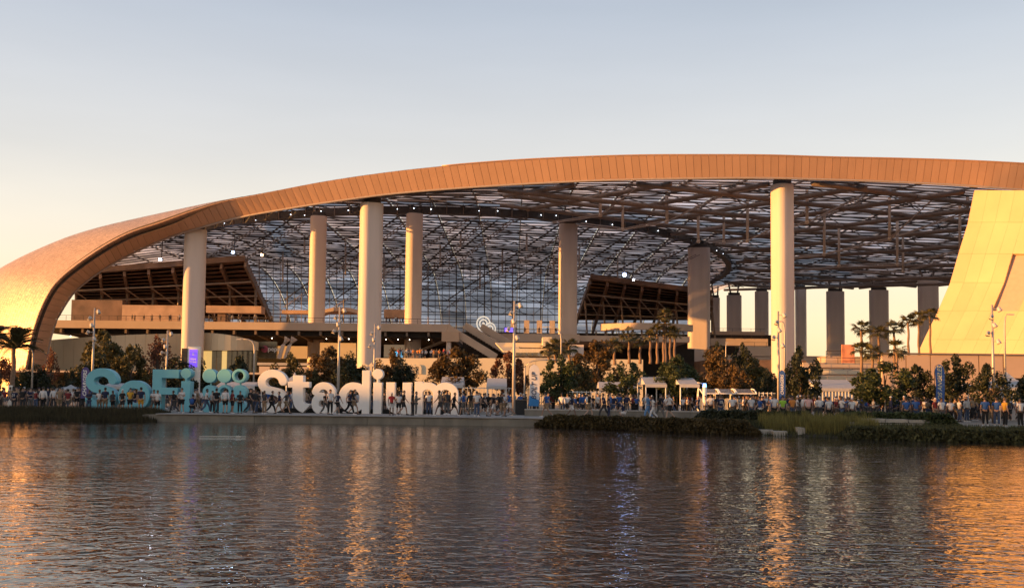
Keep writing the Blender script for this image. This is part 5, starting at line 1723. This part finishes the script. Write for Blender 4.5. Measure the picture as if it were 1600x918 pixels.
    bmesh.ops.delete(bm, geom=[v for v in bm.verts if v.co.z < hz + .03], context='VERTS')
    bm.to_mesh(capm); bm.free(); capm.shade_smooth()
    so = MB()
    for an in ('la', 'ra'):
        a = p[an]
        so.add([(a[0] - .05, a[1] + .07, a[2] - .075), (a[0] + .05, a[1] + .07, a[2] - .075), (a[0] + .055, a[1] - .19, a[2] - .075), (a[0] - .055, a[1] - .19, a[2] - .075),
                (a[0] - .045, a[1] + .06, a[2] + .02), (a[0] + .045, a[1] + .06, a[2] + .02), (a[0] + .04, a[1] - .16, a[2] - .03), (a[0] - .04, a[1] - .16, a[2] - .03)],
               [(3, 2, 1, 0), (4, 5, 6, 7), (0, 1, 5, 4), (1, 2, 6, 5), (2, 3, 7, 6), (3, 0, 4, 7)])
    shoes = so.mesh('shoes')
    bag = MB().ball((0, .17 + y(1.25), 1.24 + dz), .2, 8, 6, (.75, .45, 1.05)).mesh('backpack', True)
    return dict(body=body, shirt=shirt, jacket=jacket, shorts=shorts, trousers=trousers, hair=hm, cap=capm, shoes=shoes, backpack=bag)
PM = {k: person_meshes(k) for k in POSES}
SK = [mat('skin_%d' % i, c, .55, var=.05) for i, c in enumerate(((.38, .22, .15), (.28, .16, .11), (.15, .08, .055), (.42, .27, .20)))]
HAIRM = [mat('hair_%d' % i, c, .6) for i, c in enumerate(((.012, .009, .008), (.035, .02, .012), (.10, .06, .03)))]
CLO = {'white': (.60, .58, .58), 'navy': (.012, .018, .055), 'black': (.010, .010, .012), 'grey': (.11, .105, .105), 'blue': (.02, .08, .28), 'light blue': (.10, .22, .42), 'yellow': (.55, .30, .03),
       'maroon': (.16, .018, .022), 'red': (.40, .03, .03), 'khaki': (.22, .16, .10), 'denim': (.05, .075, .14), 'tan': (.28, .19, .12), 'hi-vis green': (.35, .62, .06), 'pink': (.62, .38, .36), 'orange': (.60, .22, .05), 'charcoal': (.04, .04, .045)}
CM = {k: mat('cloth_' + k.replace(' ', '_').replace('-', '_'), v, .85, var=.1, scale=6) for k, v in CLO.items()}
for d in PM.values():
    for me in d.values(): me.materials.append(SK[0])
def person(x, y, z, pose, face, shirt, legs, legkind, label, group, top='shirt', hat=None, pack=None, num=None, h=None, hairi=None, small=False):
    d = PM[pose]
    rs = random
    o = bpy.data.objects.new('person', d['body']); C.objects.link(o)
    o.location = (x, y, z); o.rotation_euler = (0, 0, face)
    s_ = (h or rs.uniform(1.62, 1.86)) / 1.76
    o.scale = (s_, s_, s_)
    setmat(o, rs.choice(SK))
    tag(o, label, 'person', group)
    def kid(n_, m_):
        c = bpy.data.objects.new(n_, d[n_]); C.objects.link(c); c.parent = o; setmat(c, m_); return c
    t_ = kid(top, CM[shirt]); kid(legkind, CM[legs])
    if not small:
        kid('shoes', CM[rs.choice(('white', 'white', 'black', 'grey'))])
    if hat: kid('cap', CM[hat])
    else: kid('hair', HAIRM[hairi if hairi is not None else rs.randint(0, 2)])
    if pack: kid('backpack', CM[pack])
    if num:
        me = text_mesh('num', num, .26, .004, .006)
        back = 1 if POSES[pose]['lean'] * 0 == 0 else 1
        me.transform(Matrix.Translation((0, .165 + POSES[pose]['lean'] * .6, 1.24)) @ Matrix.Rotation(math.pi, 4, 'Z') @ Matrix.Rotation(math.pi / 2, 4, 'X'))
        me.materials.append(CM['white'])
        c = bpy.data.objects.new('number', me); C.objects.link(c); c.parent = o
    return o
PI = math.pi
AWAY, TOWARD, LEFTW, RIGHTW = PI, 0.0, -PI / 2, PI / 2
FR = 'people walking and standing along the lakeside promenade'
fl = {'s': 'shorts', 't': 'trousers'}
# px, feet depth, pose, facing, top colour, leg colour, kind, label, extras
PEO = [
 (22, 77.5, 'standing', AWAY, 'navy', 'charcoal', 't', 'person in navy numbered jersey, back turned, under the feather palm', dict(num='21')),
 (35, 77, 'standing', AWAY, 'black', 'charcoal', 't', 'person all in black with cap near the left grass bank', dict(hat='black')),
 (47, 77.2, 'holding a phone', .8, 'navy', 'grey', 't', 'person in navy shirt and grey trousers holding a phone, far left', {}),
 (67, 76.2, 'standing', AWAY, 'white', 'black', 't', 'person in pale hoodie and black trousers, back turned, left bank', dict(top='jacket', h=1.86)),
 (93, 76.5, 'standing', .4, 'tan', 'khaki', 's', 'person in tan shirt and khaki shorts right of the pale hoodie', {}),
 (106, 76.4, 'standing', AWAY, 'maroon', 'grey', 's', 'person in maroon shirt and grey shorts left of the purple flag', {}),
 (139, 77, 'crossing arms', TOWARD, 'navy', 'denim', 't', 'person in navy jersey with arms crossed at the foot of the teal S', {}),
 (155, 76, 'holding a phone', AWAY, 'white', 'khaki', 's', 'person in white shirt and khaki shorts below the teal S', {}),
 (164, 75.8, 'standing', AWAY, 'navy', 'khaki', 's', 'person in navy tee and khaki shorts below the teal S', {}),
 (176, 76, 'standing', 2.5, 'charcoal', 'black', 's', 'person in charcoal shirt and black shorts between teal S and o', {}),
 (191, 75.6, 'standing', 2.8, 'black', 'charcoal', 's', 'person in black top with white cap left of the teal o', dict(hat='white')),
 (203, 75.4, 'holding a phone', AWAY, 'yellow', 'black', 's', 'person in yellow shirt and black shorts in front of the teal o', dict(hat='black')),
 (220, 75.2, 'standing', AWAY, 'navy', 'yellow', 's', 'person in navy shirt and yellow shorts in front of the teal o', dict(h=1.9)),
 (240, 75.6, 'holding a phone', .5, 'white', 'grey', 's', 'person in white tee and grey shorts under the teal F stem', {}),
 (246, 75.0, 'standing', AWAY, 'white', 'black', 's', 'person in white tank top and black shorts under the teal F', {}),
 (272, 74.8, 'striding', LEFTW, 'black', 'charcoal', 't', 'person in black striding left below the teal F', {}),
 (284, 75, 'holding a phone', TOWARD, 'white', 'black', 's', 'person in white tee and black shorts below the teal i', {}),
 (300, 75, 'crouching', AWAY, 'navy', 'black', 's', 'crouching person in navy with blue backpack left of the dotted emblem', dict(pack='blue')),
 (322, 75.2, 'walking', RIGHTW, 'white', 'denim', 't', 'person in white shirt and jeans walking before the first disc column', {}),
 (332, 75.6, 'standing', .6, 'white', 'black', 't', 'person in white shirt and black trousers at the first disc column', {}),
 (338, 75.4, 'standing', AWAY, 'black', 'charcoal', 't', 'person in black left of the white hoodie wearer', {}),
 (352, 74.8, 'standing', AWAY, 'white', 'black', 's', 'person in white hoodie and black shorts before the dotted emblem', dict(top='jacket', h=1.84)),
 (363, 75, 'standing', 2.2, 'maroon', 'black', 's', 'person in maroon jersey right of the white hoodie wearer', {}),
 (375, 75, 'standing', AWAY, 'black', 'black', 't', 'person all in black before the last disc column', dict(hat='black')),
 (390, 75.6, 'walking', RIGHTW, 'black', 'charcoal', 't', 'person in black walking right of the dotted emblem', {}),
 (399, 76, 'standing', .3, 'charcoal', 'denim', 't', 'person in charcoal and jeans between emblem and white S', {}),
 (405, 75.2, 'walking', LEFTW, 'black', 'denim', 't', 'person in black shirt and jeans walking at the white S', {}),
 (413, 74.8, 'standing', 2.6, 'charcoal', 'tan', 't', 'person in charcoal top and tan trousers below the white S', {}),
 (424, 75, 'striding', RIGHTW, 'black', 'black', 't', 'person in black striding past the white S', {}),
 (437, 74.6, 'walking', LEFTW, 'navy', 'khaki', 's', 'person in navy shirt and khaki shorts walking left of the white t', {}),
 (447, 74.8, 'striding', RIGHTW, 'charcoal', 'khaki', 's', 'person in charcoal shirt and khaki shorts walking left of the white t', dict(hat='grey')),
 (508, 74.6, 'walking', 1.0, 'black', 'grey', 't', 'person in black top and grey trousers before the white a', {}),
 (516, 74.4, 'standing', .2, 'white', 'black', 't', 'person in white top and black trousers before the white a', dict(hairi=1)),
 (527, 74.6, 'walking', 2.4, 'navy', 'black', 's', 'person in navy numbered jersey between the white a and d', dict(num='52')),
 (546, 74.6, 'striding', RIGHTW, 'navy', 'black', 't', 'person in navy jersey striding in the bowl of the white d', dict(num='8')),
 (553, 74.8, 'walking', RIGHTW, 'charcoal', 'tan', 's', 'person in charcoal shirt and tan shorts at the white d', {}),
 (612, 74.2, 'standing', .5, 'red', 'white', 's', 'person in red jersey and white shorts before the white u', dict(hat='white')),
 (623, 74.0, 'holding a phone', AWAY, 'white', 'black', 's', 'person in white jersey and black shorts before the white u', {}),
 (630, 74.4, 'walking', RIGHTW, 'black', 'charcoal', 's', 'person in black walking out of the white u', {}),
 (645, 74.6, 'standing', LEFTW, 'black', 'charcoal', 't', 'person in black between the white u and m', {}),
 (650, 74.0, 'holding a phone', RIGHTW, 'grey', 'grey', 't', 'person in grey sweats looking at a phone left of the white m', dict(top='jacket')),
 (670, 76.5, 'standing', TOWARD, 'white', 'denim', 't', 'person in white shirt in the first arch of the white m', {}),
 (688, 73.6, 'striding', LEFTW, 'tan', 'charcoal', 's', 'person in tan shirt and dark shorts striding before the white m', {}),
 (698, 76.6, 'standing', .4, 'charcoal', 'grey', 't', 'person in charcoal in the second arch of the white m', {}),
 (709, 73.8, 'striding', RIGHTW, 'black', 'black', 's', 'person in black striding right past the end of the white m', {}),
 (725, 74, 'walking', LEFTW, 'blue', 'grey', 's', 'person in blue jersey and grey shorts just right of the white m', {}),
 (745, 73.4, 'standing', AWAY, 'white', 'denim', 't', 'person in white tee and jeans, back turned, right of the white word', dict(h=1.82)),
 (755, 73.8, 'walking', RIGHTW, 'charcoal', 'black', 's', 'person in charcoal walking right behind the white tee wearer', {}),
 (772, 73.4, 'walking', LEFTW, 'black', 'white', 's', 'person in black top and white shorts left of the tallest pole', {}),
 (783, 73.4, 'walking', RIGHTW, 'charcoal', 'tan', 's', 'person with black backpack and tan shorts left of the tallest pole', dict(pack='black')),
 (796, 73.2, 'striding', LEFTW, 'blue', 'white', 's', 'person in blue jersey and white shorts at the tallest pole', {}),
 (854, 72.8, 'striding', LEFTW, 'blue', 'tan', 's', 'person in bright blue tee and tan shorts striding left by the white flag', {}),
 (893, 72.6, 'striding', RIGHTW, 'navy', 'white', 's', 'person in navy shirt and white shorts striding above the hedge', {}),
 (920, 72.4, 'walking', RIGHTW, 'black', 'khaki', 's', 'person in black with a white towel-pale pack and khaki shorts', dict(pack='white')),
 (944, 72.4, 'striding', LEFTW, 'navy', 'charcoal', 't', 'person in navy shirt and charcoal trousers, first of a pair above the hedge', {}),
 (951, 72.2, 'standing', RIGHTW, 'navy', 'navy', 't', 'person in navy numbered jersey and navy trousers above the hedge', dict(num='1')),
 (975, 72.2, 'crouching', LEFTW, 'navy', 'white', 's', 'crouching person in navy with white shorts above the hedge', {}),
 (1013, 72, 'walking', LEFTW, 'light blue', 'light blue', 't', 'person dressed in light blue walking left above the hedge', {}),
 (1021, 71.8, 'walking', LEFTW, 'white', 'white', 't', 'person dressed in white right behind the light blue walker', {}),
 (1030, 71.8, 'striding', RIGHTW, 'black', 'grey', 't', 'person in black top and grey trousers striding right above the hedge', {}),
 (1047, 71.6, 'walking', LEFTW, 'white', 'black', 's', 'person in white tee and black shorts walking above the hedge', dict(pack='black')),
 (1126, 72, 'standing', AWAY, 'navy', 'denim', 't', 'person in navy jersey numbered 15 by the gate canopies', dict(num='15')),
 (1144, 72, 'standing', AWAY, 'white', 'khaki', 's', 'person in white jersey and khaki shorts by the gate canopies', {}),
 (1174, 71, 'standing', .4, 'white', 'denim', 't', 'person in white shirt left of the blue-and-white flag wearer', {}),
 (1188, 70, 'walking', LEFTW, 'blue', 'white', 's', 'person in blue shirt and white shorts at the white pickets', {}),
 (1210, 70, 'standing', AWAY, 'white', 'black', 't', 'person in white shirt at the foot of the tallest front column', {}),
 (1223, 71, 'standing', TOWARD, 'hi-vis green', 'black', 't', 'steward in hi-vis green top below the narrow blue flag', {}),
 (1238, 70, 'standing', .4, 'orange', 'denim', 't', 'person in orange shirt right of the hi-vis steward', {}),
 (1263, 69, 'standing', AWAY, 'pink', 'black', 't', 'person in pink shirt left of the pleated tent', dict(h=1.84)),
 (1295, 69, 'standing', AWAY, 'white', 'black', 't', 'person in white jersey in front of the pleated tent', {}),
 (1316, 68, 'walking', LEFTW, 'white', 'denim', 't', 'person in white walking left before the pleated tent', {}),
 (1331, 68, 'standing', .3, 'white', 'black', 't', 'person in white cap and shirt right of the pleated tent', dict(hat='white')),
 (1416, 66, 'standing', AWAY, 'blue', 'black', 't', 'person in blue shirt between the staked tree and blue flag', {}),
 (1431, 66, 'standing', AWAY, 'blue', 'denim', 't', 'person in blue shirt and jeans left of the blue flag', {}),
 (1471, 65, 'standing', .4, 'white', 'grey', 't', 'person in white shirt under the blue flag', {}),
 (1485, 66, 'standing', AWAY, 'white', 'black', 't', 'person in white shirt just right of the blue flag', {}),
 (1539, 64, 'standing', AWAY, 'blue', 'black', 't', 'person in blue shirt behind the white tree stakes', {}),
 (1557, 64, 'standing', 2.6, 'blue', 'denim', 't', 'person in blue shirt between the tree stakes and orange shirt', {}),
 (1570, 62, 'standing', RIGHTW, 'yellow', 'black', 't', 'person in orange-yellow shirt near the right edge', {}),
 (1594, 62, 'standing', AWAY, 'white', 'black', 't', 'person in white shirt at the right edge', {}),
]
def ground_z(x, y):
    return GZ + .07 if -25 < x < 7 and y < shore_y(x) + 7.7 else GZ + .02
for px_, Y_, pose, face, c1, c2, k_, lab, ex in PEO:
    x = PX(px_, Y_, 630)
    Y2 = max(Y_, shore_y(x) + .9)
    x = PX(px_, Y2, 630)
    person(x, Y2, ground_z(x, Y2), pose, face + random.uniform(-.2, .2), c1, c2, fl[k_], lab, FR, **ex)
# crowd further back
ZONES = [(0, 60, 'under the feather palm'), (60, 130, 'between the feather palm and the purple flag'), (130, 185, 'behind the teal S'), (185, 238, 'behind the teal o'), (238, 282, 'behind the teal F'), (282, 318, 'behind the teal i'), (318, 398, 'behind the dotted emblem'), (398, 450, 'behind the white S'),
         (450, 530, 'behind the white t and a'), (530, 600, 'behind the white d and i'), (600, 720, 'behind the white u and m'), (720, 800, 'right of the white m'), (800, 870, 'behind the white flag'), (870, 1000, 'behind the low planter wall'), (1000, 1100, 'at the white gate tent'), (1100, 1190, 'at the gate canopies'),
         (1190, 1275, 'below the tallest front column'), (1275, 1350, 'before the pleated tent'), (1350, 1455, 'behind the staked green tree'), (1455, 1530, 'around the blue flag'), (1530, 1620, 'before the peaked right-edge tent')]
def zone(px): 
    for a, b_, t in ZONES:
        if a <= px < b_: return t
    return 'in the crowd'
crowd_c = ['black', 'black', 'black', 'navy', 'navy', 'navy', 'white', 'white', 'white', 'white', 'charcoal', 'charcoal', 'blue', 'maroon', 'tan']
used = {}
def crowd(px, Y, zg, where, group, small=False, cols=crowd_c):
    c1 = random.choice(cols); c2 = random.choice(('black', 'denim', 'khaki', 'charcoal', 'grey'))
    pose = random.choice(('standing', 'standing', 'holding a phone', 'walking', 'crossing arms', 'striding'))
    kd = random.choice(('shorts', 'trousers'))
    hat = random.choice((None, None, 'white', 'navy', 'black'))
    fw = random.choice((AWAY, AWAY, TOWARD, LEFTW, RIGHTW))
    x = PX(px, Y, 620)
    hatw = ' and %s cap' % hat if hat else ''
    place = {AWAY: 'back turned', TOWARD: 'facing the lake', LEFTW: 'turned left', RIGHTW: 'turned right'}[fw]
    if small: cand = ['distant figure in %s top%s %s' % (c1, hatw, where), 'distant figure in %s, %s, %s' % (c1, place, where), 'distant figure in %s over %s %s %s' % (c1, c2, kd, where)]
    else: cand = ['person in %s top%s %s' % (c1, hatw, where), 'person in %s over %s %s %s' % (c1, c2, kd, where), 'person in %s, %s, %s %s' % (c1, pose, place, where), 'person in %s%s, %s %s, %s' % (c1, hatw, c2, kd, where)]
    cand = [q for q in cand if len(q.split()) <= 16]
    lab = next((q for q in cand if q not in used), None) or next((q for q in [c_ + ', right of a twin' for c_ in cand] if q not in used and len(q.split()) <= 16), cand[-1])
    used[lab] = 1
    person(x, Y, zg, pose, fw + random.uniform(-.5, .5), c1, c2, kd, lab, group, hat=hat, small=small, top=random.choice(('shirt', 'shirt', 'jacket')))
bands = [(-10, 130, 26), (130, 400, 34), (400, 600, 20), (600, 800, 22), (800, 1000, 22), (1000, 1200, 24), (1200, 1400, 26), (1400, 1610, 24)]
for a, b_, n_ in bands:
    for k in range(n_):
        px_ = a + (b_ - a) * (k + random.uniform(0, 1)) / n_
        Ya = 80.5 if a < 800 else (80 if a < 1100 else 72)
        Y_ = random.uniform(Ya, Ya + 14)
        crowd(px_, Y_, ground_z(PX(px_, Y_), Y_), zone(px_), 'crowd on the far shore')
for k in range(22):
    px_ = 618 + 92 * (k + random.random()) / 22
    crowd(px_, 169.6 + random.uniform(0, 2), zpl - .12, 'on the sunlit cream wall', 'people on the plaza wall', True, ['red', 'orange', 'white', 'tan', 'navy', 'white'])
for a, b_, n_, wh in ((195, 300, 11, 'at the upper railing left of the leftmost column'), (322, 405, 10, 'at the upper railing right of the leftmost column'), (520, 555, 4, 'under the arched canopy between columns'), (600, 630, 5, 'at the upper railing right of the middle column'), (405, 480, 7, 'at the upper railing below the left stand end')):
    for k in range(n_):
        crowd(a + (b_ - a) * (k + random.random()) / n_, D1 + 1.2 + random.random(), zt, wh, 'people on the upper concourse', True, ['black', 'navy', 'charcoal', 'grey', 'white'])
for a, b_, n_, wh in ((815, 870, 4, 'on the terrace above the window slots'), (910, 1070, 11, 'on the terrace below the right stand')):
    for k in range(n_):
        crowd(a + (b_ - a) * (k + random.random()) / n_, D2 + (1.0 if a < 900 else 3.4), z2t if a < 900 else z3t, wh, 'people on the upper concourse', True, ['black', 'navy', 'charcoal', 'grey', 'white'])

# the mass of the crowd too far back to tell apart
def crowd_mass():
    rs = np.random.RandomState(5)
    cols = [CM[k] for k in ('black', 'navy', 'charcoal', 'white', 'grey', 'maroon', 'blue')] + [SK[1], HAIRM[0]]
    me = bpy.data.meshes.new('crowd')
    V, Fc, MI = [], [], []
    def put(src, mi, T):
        o = len(V)
        V.extend([tuple(T @ v.co) for v in src.vertices])
        for p in src.polygons:
            Fc.append(tuple(i + o for i in p.vertices)); MI.append(mi)
    spots = [(-10, 400, 90, 93, 104), (400, 800, 60, 93, 104), (800, 1100, 60, 92, 104), (1100, 1620, 140, 78, 100)]
    for a, b_, n_, ya, yb in spots:
        for k in range(n_):
            px_ = rs.uniform(a, b_); Y_ = rs.uniform(ya, yb)
            T = Matrix.Translation((PX(px_, Y_), Y_, GZ)) @ Matrix.Rotation(rs.uniform(0, 6.28), 4, 'Z') @ Matrix.Scale(rs.uniform(.94, 1.06), 4)
            d = PM[('standing', 'walking', 'crossing arms')[rs.randint(3)]]
            put(d['body'], 7, T); put(d['shirt'], int(rs.choice([0, 0, 0, 1, 1, 2, 3, 3, 3, 6])), T); put(d['trousers'], int(rs.choice([0, 2, 4])), T); put(d['hair'], 8, T)
    me.from_pydata(V, [], Fc)
    for c in cols: me.materials.append(c)
    me.polygons.foreach_set('material_index', MI)
    me.update(); me.shade_smooth()
    o = bpy.data.objects.new('crowd', me); C.objects.link(o)
    tag(o, 'dense mass of spectators behind the promenade crowd', 'crowd', kind='stuff')
crowd_mass()

# unseen block added west of the lake, stepped to shade the lower far shore
wb = empty('shade_block', (-175, 20, GZ), world_parts=True)
tag(wb, 'unseen block added west of the lake to shade the far shore', 'building')
for k, (ya, yb, hgt) in enumerate(((-60, 22.5, 18.2), (22.5, 36.2, 14.9), (36.2, 46, 17.4), (46, 68, 14.2))):
    MB().box((-178, (ya + yb) / 2, GZ + hgt / 2), (16, yb - ya - .02, hgt)).build('block', M['deck'], wb)
    for f_ in range(4):
        MB().box((-169.9, (ya + yb) / 2, GZ + 2 + f_ * 3.2), (.3, yb - ya - 1.5, 1.6)).build('shade_block_band', M['glass'], wb)
for o in bpy.data.objects:
    if '_world' in o: del o['_world']
